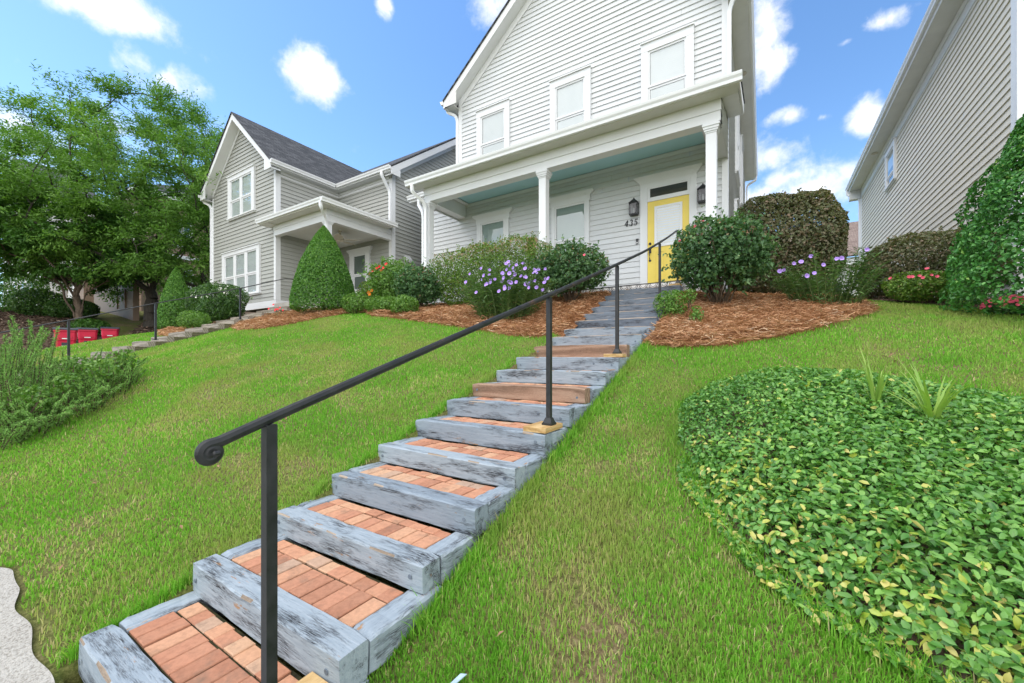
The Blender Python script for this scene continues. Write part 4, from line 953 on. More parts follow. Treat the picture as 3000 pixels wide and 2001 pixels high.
sx_ = np.arange(-16, 8, .025); st_ = np.array([0, .15, .3, .45, .6, .72, .82, .9, .95, 1.0]); X = np.repeat(sx_[None], len(st_), 0); Y = -1.4 + (SWY - .035 + swedge(sx_) + 1.4)[None] * st_[:, None]
V = np.stack([X, Y, hz(X, Y) + .012], -1).reshape(-1, 3); i, j = np.meshgrid(np.arange(len(sx_) - 1), np.arange(len(st_) - 1)); k = (j * len(sx_) + i).ravel()
o = npmesh('sidewalk', V, np.stack([k, k + 1, k + len(sx_) + 1, k + len(sx_)], 1), 'pavement', None, None, True); o['kind'] = 'structure'
gsheet('road', -60, 40, -9, -2.6, .8, 'asphalt', fz=lambda X, Y: farz(X, Y * 0 - 2.6) - .10)
MULCH_R = [(-1.40, 8.75), (-1.40, 5.75), (-.92, 5.72), (-.51, 5.88), (.07, 6.4), (.69, 7.05), (1.42, 8.1), (1.50, 9.0), (1.2, 9.8), (.9, 11.5), (-.6, 11.5), (-.6, 8.78)]
MULCH_L = [(-2.79, 8.74), (-2.79, 5.95), (-3.10, 5.75), (-3.59, 5.66), (-4.47, 5.85), (-6.02, 6.12), (-8.05, 6.45), (-8.8, 6.9), (-9.3, 6.75), (-9.6, 6.2), (-9.85, 5.55), (-10.5, 5.05), (-11.3, 4.95), (-11.9, 5.1), (-12.35, 5.3), (-12.35, 7.2), (-11.2, 7.5), (-10.9, 9.7), (-8.62, 10), (-8.62, 8.74)]
MULCH_G = [(-13.6, 4.3), (-14.6, 4.35), (-15.6, 4.7), (-17.0, 5.0), (-19.0, 5.6), (-19.4, 7.4), (-14.5, 7.45), (-13.6, 6.8)]
MULCH_H = [(1.75, 10.4), (2.6, 9.4), (3.1, 8.8), (3.4, 7.6), (4.2, 6.9), (6.5, 6.9), (6.5, 11.0), (3.95, 11.2), (3.7, 24), (2.6, 24)]
def bed(name, poly, mat, h=.05, step=.09, edge=.22):
    px = [p[0] for p in poly]; py = [p[1] for p in poly]
    def fz(X, Y):
        d = edgedist(X, Y, poly); ins = inpoly(X, Y, poly)
        return hz(X, Y) + np.where(ins, h * np.clip(d / edge, 0, 1) ** .5 + .006 + .02 * (noise2(X, Y, 3.1) - .4), -.02)
    return gsheet(name, min(px) - .1, max(px) + .1, min(py) - .1, max(py) + .1, step, mat, 'structure', fz, lambda x, y: inpoly(x, y, poly) | (edgedist(x, y, poly) < step * .7))
bed('mulch_bed', MULCH_R, 'soil_straw', .08); bed('mulch_bed', MULCH_L, 'soil_straw', .06); bed('mulch_bed', MULCH_G, 'soil_straw', .06); bed('mulch_bed', MULCH_H, 'soil_bark', .05, .14)
def bankmask(x, y): return ((x < -20.3 - .0 * y) & (y > (3.45 + (-18.6 - x) * .47)) & (x > -41)) | ((x < -17.4) & (x > -20.31) & (y > 5.3) & (y < 9)) | ((x < -22.5) & (y > -3) & (y <= 5.4))
gsheet('bark_mulch_bank', -41, -17, -3, 12, .3, 'soil_bark', dz=.02, mask=bankmask)
gsheet('driveway', -23, -17.5, -2.5, 5.2, .22, 'asphalt', dz=.010, mask=lambda x, y: (y < 3.4 + (-18.6 - x) * .47) & (x > -22.4))
t = thing('concrete_curb', 'pale concrete kerb edge of the driveway below the bark bank', 'kerb', (-18, 1.5, 1.2))
mb = MB()
P = [(-17.9, 4.6), (-17.55, 3.6), (-17.5, 2.4), (-17.5, 1.0), (-17.55, -.5)]
for (a, b_), (c, d) in zip(P[:-1], P[1:]):
    z1, z2 = float(hz(a, b_)), float(hz(c, d)); mb.add([(a, b_, z1 - .1), (c, d, z2 - .1), (c - .15, d, z2 - .1), (a - .15, b_, z1 - .1), (a, b_, z1 + .11), (c, d, z2 + .11), (c - .15, d, z2 + .11), (a - .15, b_, z1 + .11)], [(0, 3, 2, 1), (4, 5, 6, 7), (0, 1, 5, 4), (1, 2, 6, 5), (2, 3, 7, 6), (3, 0, 4, 7)])
mb.build('curb_stone', 'concrete', t)

# ------------------------------------------------------------------ timber and brick stairs of the white house
SY = [8.44, 8.05, 7.68, 7.30, 6.92, 6.54, 6.02, 5.65, 5.13, 4.58, 4.09, 3.63, 3.18, 2.75, 2.30, 1.86, 1.45, .97, .515]
SZ = [2.973, 2.815, 2.651, 2.495, 2.339, 2.182, 2.004, 1.865, 1.706, 1.544, 1.392, 1.248, 1.105, .949, .794, .658, .502, .362, .205]
SX = [-2.755, -2.76, -2.77, -2.78, -2.79, -2.795, -2.76, -2.81, -2.83, -2.80, -2.79, -2.80, -2.80, -2.815, -2.81, -2.81, -2.83, -2.80, -2.79]
SWID = 1.39
ST = thing('timber_stairs', 'long flight of worn blue-gray timber steps with brick treads climbing to the porch', 'stairs', (-2.1, .5, 0))
for k in range(19):
    y, z, x0 = SY[k], SZ[k], SX[k]; x1 = x0 + SWID; yn = SY[k - 1] if k else PY
    brown = k in (8, 11)
    if brown: x1 -= .03; y -= .012
    mat = 'wood_brown' if brown else ('timber_slate_x' if k < 6 else 'timber_blue_x')
    zb = (SZ[k + 1] - .012) if k < 18 else z - .18
    mb = MB(); mb.timber(x0, x1, y, y + .145, zb, z, 'x', edge=.75 if k < 8 else .25)
    ft = mb.build('front_timber', [mat, 'wood_brown' if brown else 'wood_worn'], ST)
    if brown: ft['label'] = 'bare brown replacement timber'
    for hx in (x0 + .07, x1 - .08, x1 - .30):
        mb = MB(); mb.lathe([(0, 0), (.013, 0), (.012, .003), (0, .003)], (hx, y - .001, z - .085 + random.uniform(-.02, .02)), 12, axis='y')
        if hx != x1 - .30 or k % 3 == 0: mb.build('screw_head', 'timber_slate_x', ft)
    ys = y + .150
    if yn - ys > .03:
        for (a, b_) in ((SX[k], SX[k] + .135), (SX[k] + SWID - .135, SX[k] + SWID)):
            mb = MB(); mb.timber(a, b_, ys, yn + (.14 if k else -.02), z - .17, z - random.uniform(.004, .012), 'y', 0, .005)
            mb.build('side_timber', 'timber_slate_y' if k < 6 else 'timber_blue_y', ft)
        mb = MB(); mb.box(x0 + .136, x0 + SWID - .136, ys, yn - .002, z - .15, z - .022); bd = mb.build('brick_bed', 'moss_joint', ft)
        mb = MB(); n = 11; w = (SWID - .272) / n; d = yn - ys - .012; long_ = d * .64 if d > .24 else d - .01
        for i in range(n):
            a = x0 + .136 + i * w
            def bk(xa, xb, ya, yb):
                q = z - .010 + random.uniform(-.005, .004); c = .004; mb_z = z - .06
                p = [(xa, ya), (xb, ya), (xb, yb), (xa, yb)]; pi = [(xa + c, ya + c), (xb - c, ya + c), (xb - c, yb - c), (xa + c, yb - c)]
                mb.add([(*v, mb_z) for v in p] + [(*v, q - c) for v in p] + [(*v, q) for v in pi], [(0, 1, 5, 4), (1, 2, 6, 5), (2, 3, 7, 6), (3, 0, 4, 7), (4, 5, 9, 8), (5, 6, 10, 9), (6, 7, 11, 10), (7, 4, 8, 11), (8, 9, 10, 11)])
            g = .0035; bk(a + g, a + w - g, ys + .004, ys + long_ + random.uniform(-.006, .004))
            if d > .24: bk(a + g + .02 * (i % 2), min(a + w - g + .02, x0 + SWID - .14), ys + long_ + .010, yn - .014 + random.uniform(-.008, .002))
        mb.build('brick_tread', 'brick_paver', ft)
# black handrail
HR = thing('handrail', 'black metal handrail with a scroll end running up the blue-gray timber steps', 'handrail', (-1.5, .7, .2))
posts = [(-1.50, .754, .252, 1.318, 18), (-1.485, 2.95, .990, 2.050, 13), (-1.50, 4.82, 1.585, 2.672, 9), (-1.495, 7.20, 2.36, 3.512, 4), (-1.44, 8.60, 3.015, 4.085, 0)]
for (x, y, zb, ztp, s) in posts:
    mb = MB(); mb.box(x - .019, x + .019, y - .019, y + .019, zb + .01, ztp - .012)
    p = mb.build('post', 'black_metal', HR)
    mb = MB(); mb.box(x - .045, x + .045, y - .045, y + .045, zb + .001, zb + .016)
    v = [(x + sx * .040, y + sy * .040, zb + .0165) for sx, sy in ((-1, -1), (1, -1), (1, 1), (-1, 1))] + [(x + sx * .024, y + sy * .024, zb + .06) for sx, sy in ((-1, -1), (1, -1), (1, 1), (-1, 1))]
    mb.add(v, [(0, 3, 2, 1), (4, 5, 6, 7), (0, 1, 5, 4), (1, 2, 6, 5), (2, 3, 7, 6), (3, 0, 4, 7)]); mb.build('shoe', 'black_metal', p); p_ = p
    if s != 4:
        zs = SZ[s]; mb = MB(); a = SX[s] + SWID - .295 if s not in (9,) else x - .16
        xa, xb = x - .145, SX[s] + SWID - .003
        y0_, y1_ = (y - .075, y + .075) if s else (y - .11, y + .08)
        if s == 13: y0_, y1_ = 2.775, 3.09
        if s == 18: y0_, y1_ = .60, .962; xa = x - .075
        c = .0025; p = [(xa, y0_), (xb, y0_), (xb, y1_), (xa, y1_)]; pi = [(xa + c, y0_ + c), (xb - c, y0_ + c), (xb - c, y1_ - c), (xa + c, y1_ - c)]
        mb.add([(*v, zs + .001) for v in p] + [(*v, zb - c) for v in p] + [(*v, zb) for v in pi], [(3, 2, 1, 0), (0, 1, 5, 4), (1, 2, 6, 5), (2, 3, 7, 6), (3, 0, 4, 7), (4, 5, 9, 8), (5, 6, 10, 9), (6, 7, 11, 10), (7, 4, 8, 11), (8, 9, 10, 11)])
        bl_ = mb.build('mounting_block', 'wood_new', HR)
        for qx, qy in ((-.036, -.036), (.036, -.036), (.036, .036), (-.036, .036)):
            mb = MB(); mb.lathe([(.0065, 0), (.0065, .006), (.004, .008), (0, .008)], (x + qx, y + qy, zb + .0165), 6); mb.build('bolt', 'black_metal', p_)
rail = [(-1.50, .560, 1.262), (-1.50, .60, 1.276), (-1.50, .754, 1.326), (-1.485, 2.95, 2.056), (-1.50, 4.82, 2.678), (-1.495, 6.2, 3.15), (-1.495, 7.20, 3.522), (-1.47, 7.9, 3.80), (-1.44, 8.56, 4.085)]
# scroll: a spiral in the rail's own vertical plane
cy_, cz_ = .574, 1.241
sp = []
for i in range(40, -1, -1):
    t = i / 40; a = R(100) + (1 - t) * 0 + R(100) * 0 - 0; ang = R(95) + (1 - t) * R(540); r = .008 + .020 * t
    sp.append((ang, r))
spiral = [(-1.50, cy_ + r * math.cos(a), cz_ + r * math.sin(a)) for a, r in sp]
mb = MB(); path = list(reversed(spiral)) + [(-1.50, .60, 1.2735)] + smooth_path(rail[2:], .3, 5)
mb.tube(path, 'rail', up=(1, 0, 0)); mb.build('rail', 'black_metal', HR, False)
mb = MB(); mb.tube([(-1.44, 8.56, 4.083), (-1.425, 8.66, 4.06), (-1.405, 8.72, 3.98)], 'rail', up=(1, 0, 0)); mb.lathe([(.008, -.015), (.009, 0), (.004, .004), (0, .004)], (-1.476, cy_, cz_), 10, axis='y')
mb.build('rail_end', 'black_metal', HR)

# ------------------------------------------------------------------ weathered stairs and handrail of the gray house
GS2 = thing('weathered_stairs', 'unpainted weathered timber steps climbing the lawn to the gray house', 'stairs', (-12.9, 2, 1.4))
gxa, gxb = -13.5, -12.39
for k in range(-5, 13):
    y = 2.356 + .366 * k; z = 1.528 + .1325 * k
    mb = MB(); mb.timber(gxa, gxb, y, y + .15, z - .15, z, 'x', 0, .008); ft = mb.build('front_timber', ['wood_old', 'wood_old'], GS2)
    for a, b_ in ((gxa, gxa + .14), (gxb - .14, gxb)):
        mb = MB(); mb.timber(a, b_, y + .152, y + .52, z - .15, z - .006, 'y', 0, .008); mb.build('side_timber', 'wood_old_side', ft)
    mb = MB(); mb.box(gxa + .141, gxb - .141, y + .152, y + .366, z - .12, z - .012); mb.build('tread', 'concrete', ft)
GR = thing('handrail', 'thin black metal handrail along the weathered steps of the gray house', 'handrail', (-12.45, 2.2, 1.5))
for y, zb, ztp in ((.75, 1.02, 1.81), (2.19, 1.46, 2.315), (3.62, 1.95, 2.835), (5.47, 2.60, 3.465)):
    mb = MB(); mb.box(-12.46, -12.42, y - .02, y + .02, zb, ztp); mb.box(-12.50, -12.39, y - .05, y + .05, zb, zb + .015); mb.build('post', 'black_metal', GR)
mb = MB(); mb.tube([(-12.44, .2, 1.62), (-12.44, 1.29, 2.01), (-12.44, 2.19, 2.322), (-12.44, 3.62, 2.842), (-12.44, 5.47, 3.472), (-12.44, 6.72, 3.955), (-12.44, 7.0, 3.975), (-12.1, 7.4, 3.975)], 'rail', up=(0, 0, 1)); mb.build('rail', 'black_metal', GR)

# ------------------------------------------------------------------ refuse carts
def cart(x, y, z, a, label):
    t = thing('trash_bin', label, 'bin', (x, y, z), 'red trash bins on the driveway')
    rot = (a, x, y); mb = MB(); w0, d0, w1, d1, h = .170, .19, .345, .40, 1.0
    vs = []
    lv = [(0, w0, d0), (.70, .215, .25), (.74, .230, .27), (.98, .238, .28), (1.0, .255, .30), (1.05, .255, .30)]
    for q, w, d in lv: vs += [(x + sx * w, y + sy * d, z + q) for sx, sy in ((-.8, -1), (.8, -1), (1, -.8), (1, .8), (.8, 1), (-.8, 1), (-1, .8), (-1, -.8))]
    fs = [tuple(range(7, -1, -1)), tuple(len(vs) - 8 + j for j in range(8))] + [(i * 8 + j, i * 8 + (j + 1) % 8, i * 8 + 8 + (j + 1) % 8, i * 8 + 8 + j) for i in range(len(lv) - 1) for j in range(8)]
    mb.add(vs, fs); mb.box(x - .14, x + .14, y - .295, y - .27, z + .80, z + .86)
    body = mb.build('body', 'bin_red', t, rot=rot)
    mb = MB(); mb.prism([(y - .32, z + 1.052), (y + .31, z + 1.052), (y + .31, z + 1.10), (y + .1, z + 1.135), (y - .2, z + 1.12), (y - .32, z + 1.075)], x - .265, x + .265, 'x'); mb.build('lid', 'lid_dark', t, rot=rot)
    mb = MB(); mb.box(x - .085, x + .085, y - .262, y - .235, z + .42, z + .66); mb.build('lift_pocket', 'dark_room', t, rot=rot)
    mb = MB(); mb.tube([(x - .085, y - .27, z + .545), (x + .085, y - .27, z + .545)], .014, 8); mb.build('lift_bar', 'label_white', t, rot=rot)
    mb = MB(); mb.box(x - .075, x + .075, y - .288, y - .277, z + .765, z + .795); mb.build('label_strip', 'label_white', body, rot=rot)
    mb = MB(); mb.box(x - .241, x - .238, y - .18, y - .02, z + .80, z + .95); mb.build('side_sticker', 'label_white', body, rot=rot)
    mb = MB()
    for s in (-1, 1):
        for i, (q0, q1, o) in enumerate(((.10, .62, 0), (.2, .5, .09), (.15, .42, -.1))):
            f = lambda q: .173 + (.215 - .17) * q / .7
            mb.add([(x + s * f(q0), y - .12 + o - .03, z + q0), (x + s * f(q0), y - .12 + o + .03, z + q0), (x + s * f(q1), y - .08 + o, z + q1)], [(0, 1, 2)])
    mb.build('flame_graphic', 'flame_yellow', body, rot=rot)
    for s in (-1, 1):
        mb = MB(); vs = []
        mb.tube([(x + s * .19, y + .24, z + .11), (x + s * .24, y + .24, z + .11)], .11, 14); mb.build('wheel', 'black_plastic', t, rot=rot)
cart(-18.55, 3.2, 1.33, R(80), 'red trash bin with dark lid nearest the handrail, leftmost of the three')
cart(-20.15, 4.0, 1.44, R(78), 'red trash bin with dark lid in the middle of the three')
cart(-22.0, 5.0, 1.60, R(74), 'red trash bin with dark lid standing apart toward the large tree')
# ------------------------------------------------------------------ lawn
JUN = [(-6.95, .75), (-7.3, 1.3), (-7.6, 1.75), (-8.1, 2.1), (-8.9, 2.35), (-10.5, 2.3), (-12.1, 1.8), (-12.1, .55), (-9, .5)]
GC = [(-.55, 3.35), (-.62, 3.85), (-.45, 4.30), (0, 4.8), (.76, 4.95), (1.4, 4.85), (2.3, 4.5), (2.8, 3.6), (2.5, 2.7), (1.6, 2.12), (.95, 2.02), (.45, 2.10), (.2, 2.20), (-.05, 2.42), (-.33, 2.84)]
CAMP = np.array([0, 0, 1.55])
def lawn_points(x0, x1, y0, y1, rho):
    n = int((x1 - x0) * (y1 - y0) * rho); x = rng.uniform(x0, x1, n); y = rng.uniform(y0, y1, n)
    wav = swedge(x) + .02
    ok = (y > SWY - .03 + wav) & (x > -16.9) & ~((x > -2.79) & (x < -1.43) & (y < 8.8)) & ~((x > -13.47) & (x < -12.42) & (y < 7.2))
    for p in (MULCH_R, MULCH_L, MULCH_G, MULCH_H): ok &= ~inpoly(x, y, p)
    ok &= ~(inpoly(x, y, GC) & (edgedist(x, y, GC) > .10)) & ~(inpoly(x, y, JUN) & (edgedist(x, y, JUN) > .35))
    ok &= (y < 10.7) & ~((x < -8.5) & (y > 7.5))
    nn = noise2(x, y, 1.7) * .6 + noise2(x + 31, y, 4.6) * .4
    bare = np.clip((nn - .60) * 5.0, 0, .62) * (y < 3.4)                     # thin, worn patches low on the slope
    ok &= rng.random(n) > bare
    return x[ok], y[ok], nn[ok]
gx, gy, gn = [], [], []
# density falls off with distance from the stairs' foot, where the lawn is seen closest
for a in np.arange(-17, 8, .5):
    for c in np.arange(.3, 11, .5):
        cx, cyy = a + .25, c + .25; zz = float(hz(cx, cyy)); dep = cx * -math.sin(th) + cyy * math.cos(th); lat = abs(cx * math.cos(th) + cyy * math.sin(th))
        if dep < .2 or lat > dep * 1.75 + .8: continue
        d = math.hypot(cx, cyy); x, y, q = lawn_points(a, a + .5, c, c + .5, min(24000, 40000 / d ** 1.35)); gx.append(x); gy.append(y); gn.append(q)
gx, gy, gn = np.concatenate(gx), np.concatenate(gy), np.concatenate(gn)
n = len(gx); gz = hz(gx, gy) - .008
d = np.hypot(gx, gy)
h = (.020 + .019 * rng.random(n)) * (.75 + .6 * noise2(gx, gy, 2.3)) * (1 + .03 * d)
w = .0017 * (1 + .24 * d) * (.7 + .6 * rng.random(n))
ang = rng.uniform(0, 2 * np.pi, n); lean = rng.normal(0, .55, n) * .8; la = rng.uniform(0, 2 * np.pi, n)
bx, by = np.cos(ang) * w, np.sin(ang) * w; lx, ly = np.cos(la) * lean * h, np.sin(la) * lean * h
base = np.stack([gx, gy, gz], 1); B = np.stack([bx, by, 0 * bx], 1); Mid = base + np.stack([lx * .35, ly * .35, h * .6], 1); Tip = base + np.stack([lx, ly, h * (1 - .25 * np.abs(lean))], 1)
V = np.stack([base - B, base + B, Mid - B * .7, Mid + B * .7, Tip], 1).reshape(-1, 3); k = np.arange(n)[:, None] * 5
F = np.concatenate([k + np.array([[0, 1, 3]]), k + np.array([[0, 3, 2]]), k + np.array([[2, 3, 4]])], 1).reshape(-1, 3)
dry = np.clip((noise2(gx + 7, gy, .9) - .42) * 1.1, 0, .5) + np.clip((gn - .50) * 1.6, 0, .4) * (gy < 4)
rr = np.clip(rng.beta(1.6, 2.4, n) * .85 + dry * rng.random(n) * .9, 0, 1)
rr = np.where(rng.random(n) < .05 + .25 * np.clip((gn - .52) * 4, 0, 1) * (gy < 4), rng.uniform(.88, 1, n), rr)
o = npmesh('grass', V, F, 'grass_blade', None, np.repeat(rr, 3)); tagged(o, 'short green lawn grass with dry patches on the slope', 'grass', kind='stuff')
# longer tufts against the step timbers and the bed edge
m = 9000; ty = rng.uniform(.5, 8.0, m); sd = rng.random(m) < .5; tx = np.where(sd, -2.815 - np.abs(rng.normal(0, .03, m)), -1.395 + np.abs(rng.normal(0, .04, m))); ok = (noise2(tx, ty, 2.6) > .38) & (ty < 5.8); tx, ty = tx[ok], ty[ok]
q = rng.integers(0, len(GC), 5000); f = rng.random(5000); ga = np.array(GC); ge = ga[q] + (ga[(q + 1) % len(GC)] - ga[q]) * f[:, None] + rng.normal(0, .05, (5000, 2)); tx, ty = np.r_[tx, ge[:, 0]], np.r_[ty, ge[:, 1]]
m = len(tx); hh = rng.uniform(.045, .115, m); a = rng.uniform(0, 6.28, m); l = rng.normal(0, .6, m) * hh; w_ = .0022 * (1 + .2 * np.hypot(tx, ty)); B = np.stack([np.cos(a) * w_, np.sin(a) * w_, 0 * a], 1); b0 = np.stack([tx, ty, hz(tx, ty) - .01], 1); a2 = rng.uniform(0, 6.28, m)
M_ = b0 + np.stack([np.cos(a2) * l * .35, np.sin(a2) * l * .35, hh * .6], 1); T_ = b0 + np.stack([np.cos(a2) * l, np.sin(a2) * l, hh], 1)
V = np.stack([b0 - B, b0 + B, M_ - B * .7, M_ + B * .7, T_], 1).reshape(-1, 3); k = np.arange(m)[:, None] * 5
F = np.concatenate([k + np.array([[0, 1, 3]]), k + np.array([[0, 3, 2]]), k + np.array([[2, 3, 4]])], 1).reshape(-1, 3)
o = npmesh('grass_tufts', V, F, 'grass_blade', None, np.repeat(np.clip(rng.beta(1.5, 2.2, m) + .2 * (rng.random(m) < .2), 0, 1), 3)); tagged(o, 'longer grass tufts against the blue-gray timbers and the ground cover edge', 'grass', kind='stuff')
# ------------------------------------------------------------------ pine straw and bark litter
def needles(name, poly, n, L, w, mat, hmax, label, cat, edge_pref=.35, zf=None, flat=.25):
    px = np.array([p[0] for p in poly]); py = np.array([p[1] for p in poly]); x = rng.uniform(px.min() - .08, px.max() + .08, n * 4); y = rng.uniform(py.min() - .08, py.max() + .08, n * 4)
    ok = inpoly(x, y, poly); ed = edgedist(x, y, poly); ok |= (ed < .07) & (rng.random(n * 4) < .6); ok &= ~((x > -2.78) & (x < -1.43) & (y < 8.8))
    x, y, ed = x[ok][:n], y[ok][:n], ed[ok][:n]; m = len(x)
    z = hz(x, y) + hmax * np.clip(ed / .22, 0.1, 1) ** .5 + rng.random(m) * .028 + .02 * (noise2(x, y, 3.1) - .4)
    roll = np.exp(-((ed - .14) / .10) ** 2) * .045; z += roll
    a = rng.uniform(0, np.pi, m) + 2.2 * noise2(x, y, 1.3); tilt = rng.normal(0, flat, m); LL = L * rng.uniform(.5, 1.15, m)[:, None]
    D = np.stack([np.cos(a) * np.cos(tilt), np.sin(a) * np.cos(tilt), np.sin(tilt)], 1); S = np.stack([-np.sin(a), np.cos(a), 0 * a], 1) * w + np.stack([0 * a, 0 * a, rng.normal(0, w, m)], 1)
    C = np.stack([x, y, z], 1); bend = np.stack([0 * a, 0 * a, rng.normal(.0, .012, m)], 1) + S * rng.normal(0, 4, m)[:, None]
    V = np.stack([C - D * LL * .5 - S, C - D * LL * .5 + S, C + bend - S, C + bend + S, C + D * LL * .5 - S, C + D * LL * .5 + S], 1).reshape(-1, 3); k = np.arange(m)[:, None] * 6
    F = np.concatenate([k + np.array([[0, 1, 3, 2]]), k + np.array([[2, 3, 5, 4]])], 1).reshape(-1, 4)
    o = npmesh(name, V, F, mat, None, np.repeat(np.clip(rng.beta(2, 2, m) + .25 * (noise2(x, y, 2.0) - .5), 0, 1), 2)); tagged(o, label, cat, kind='stuff')
needles('pine_straw', MULCH_R, 26000, .19, .0026, 'straw_needle', .075, 'rust-brown pine straw in the bed to the right of the stairs', 'pine straw')
needles('pine_straw', MULCH_L, 36000, .19, .0030, 'straw_needle', .055, 'rust-brown pine straw along the porch bed to the left of the stairs', 'pine straw')
needles('pine_straw', MULCH_G, 9000, .2, .004, 'straw_needle', .055, 'pine straw under the small topiary by the gray house', 'pine straw')
needles('bark_litter', [(p[0], p[1]) for p in MULCH_H], 5000, .09, .008, 'chip_bark', .05, 'dark bark litter under the shrubs beside the beige house', 'bark')
n = 26000; x = rng.uniform(-40, -17.4, n); y = rng.uniform(-3, 12, n); ok = bankmask(x, y); x, y = x[ok], y[ok]; n = len(x)
V, F, k = leafgeo(np.stack([x, y, hz(x, y) + .035 + .03 * rng.random(n)], 1), np.tile([0, 0, 1.], (n, 1)), .13, .06, jit=.45)
o = npmesh('bark_chips', V, F, 'chip_bark', None, np.repeat(rng.random(n), k)); tagged(o, 'brown bark chips and fallen leaves on the bank behind the red bins', 'bark chips', kind='stuff')

# ------------------------------------------------------------------ ground cover bed on the right
def gch(x, y):
    e = np.clip(edgedist(x, y, GC) / .45, 0, 1); return np.where(inpoly(x, y, GC), .06 + .19 * np.sqrt(e) * (.75 + .5 * noise2(x, y, 1.6)), .0)
gsheet('ground_cover_soil', -.8, 3, 1.9, 5.1, .09, 'soil_bark', 'structure', lambda X, Y: hz(X, Y) + .006 + .30 * gch(X, Y), lambda x, y: inpoly(x, y, GC))
n = 130000; x = rng.uniform(-.75, 3, n); y = rng.uniform(1.9, 5.1, n); ed = edgedist(x, y, GC); en = noise2(x, y, 2.7); en2 = noise2(x + 9, y, 6.0); ok = (inpoly(x, y, GC) & (ed > .16 * (en - .45))) | (ed < .02 + .26 * np.clip(en - .5, 0, 1)); ok &= ~((en2 > .74) & (x < .3) & (y > 3.2) & (rng.random(130000) < .6)); x, y = x[ok][:54000], y[ok][:54000]
n = len(x); hh = gch(x, y); top = rng.random(n) ** .55
P = np.stack([x, y, hz(x, y) + .02 + hh * (top * 1.0) + .012 * rng.random(n)], 1)
gxn = (gch(x + .04, y) - gch(x - .04, y)) / .08; gyn = (gch(x, y + .04) - gch(x, y - .04)) / .08
N = np.stack([-gxn * .7, -gyn * .7 - .25, np.ones(n)], 1)
ed = edgedist(x, y, GC); young = np.clip(1.0 - ed / .55, 0, 1) * (noise2(x, y, 3.0) > .42) * (y < 3.3)
rr = np.clip(rng.beta(1.7, 1.9, n) * .86, 0, .90); rr = np.where(rng.random(n) < .035 + .22 * young, rng.uniform(.90, 1, n), rr); rr = np.where((rng.random(n) < .5) & (x < -.1) & (y > 3.2) & (y < 4.2), rng.uniform(.0, .5, n), rr)
V, F, k = leafgeo(P, N, np.where((x < 0.1) & (y > 3.1), .032, .043), np.where((x < 0.1) & (y > 3.1), .018, .023), jit=.5, fold=.16, detail=True)
o = npmesh('ground_cover', V, F, 'leaf_jasmine', None, np.repeat(rr, k)); tagged(o, 'glossy jasmine ground cover with some yellow leaves beside the stairs', 'ground cover', kind='stuff')
def strap(name, label, c, n, L, w, mat, spread=.5):
    t = thing(name, label, 'grass clump', c); mb = MB()
    for i in range(n):
        a = random.uniform(0, 6.28); l = L * random.uniform(.55, 1.1); sp = spread * random.uniform(.3, 1.2); pts = []
        for j in range(7):
            q = j / 6; pts.append(Vector((c[0] + math.cos(a) * sp * l * q ** 1.5 + random.uniform(-.004, .004), c[1] + math.sin(a) * sp * l * q ** 1.5, c[2] + l * (q - .32 * q * q * sp * 1.6))))
        s = Vector((-math.sin(a), math.cos(a), 0)); vs = []
        for j, p in enumerate(pts): ww = w * (1 - (j / 6) ** 2) + .0008; vs += [p - s * ww, p + s * ww]
        mb.add(vs, [(2 * j, 2 * j + 1, 2 * j + 3, 2 * j + 2) for j in range(6)])
    mb.build('blades', mat, t); return t
strap('tall_grass', 'pale green grass clump growing out of the ground cover, upright one', (.72, 3.98, float(hz(.72, 3.98)) + .14), 22, .58, .011, 'leaf_strap', .40)
strap('tall_grass', 'pale green grass clump growing out of the ground cover, wide arching one', (.98, 3.80, float(hz(.98, 3.80)) + .14), 30, .62, .011, 'leaf_strap', .75)

# ------------------------------------------------------------------ shrubs
def gz_(x, y): return float(hz(x, y))
def bush(name, label, cat, c, rad, mat, n, L, W, p=2.2, lump=.10, freq=2.0, depth=.35, zmin=-.95, nst=10, jit=.7, group=None, low=.0, twig=.008, rndf=None, raise_=0.0, sprig=0, spl=.2):
    """c = centre of the base on the ground"""
    x, y = c; z = gz_(x, y); cc = (x, y, z + rad[2] + low)
    t = thing(name, label, cat, (x, y, z), group)
    P, N = shell(n, cc, rad, p, lump, freq, depth, zmin)
    ok = P[:, 2] > hz(P[:, 0], P[:, 1]) + .03 + raise_; P, N = P[ok], N[ok]
    rr = rng.beta(1.8, 2.0, len(P)); hgt = (P[:, 2] - cc[2]) / rad[2]
    if rndf: rr = rndf(P, rr, hgt)
    A = None
    if sprig:                                       # loose shoots standing out of the clipped outline
        k = rng.integers(0, len(P), sprig); D0 = unit(N[k] + rng.normal(0, .45, (sprig, 3)) + np.array([0, 0, .35])); LL = spl * rng.uniform(.3, 1.2, sprig); m = max(5, int(spl / (L * .42)))
        q = rng.random((sprig, m)); SP = P[k][:, None] + D0[:, None] * (q * LL[:, None])[..., None] + rng.normal(0, L * .35, (sprig, m, 3)); SN = np.repeat((D0 + rng.normal(0, .6, (sprig, 3)))[:, None], m, 1)
        P = np.concatenate([P, SP.reshape(-1, 3)]); N = np.concatenate([N, SN.reshape(-1, 3)]); rr = np.concatenate([rr, rng.beta(2, 1.8, sprig * m)])
    leafobj('foliage', P, N + np.array([0, 0, .35]), L, W, mat, t, rr, jit=jit)
    if nst:
        d = sph(nst); d[:, 2] = np.abs(d[:, 2]) * .8; tips = np.array(cc) + d * np.array(rad) * .86
        stems('stems', (x, y, z), tips, t, r=twig)
    return t
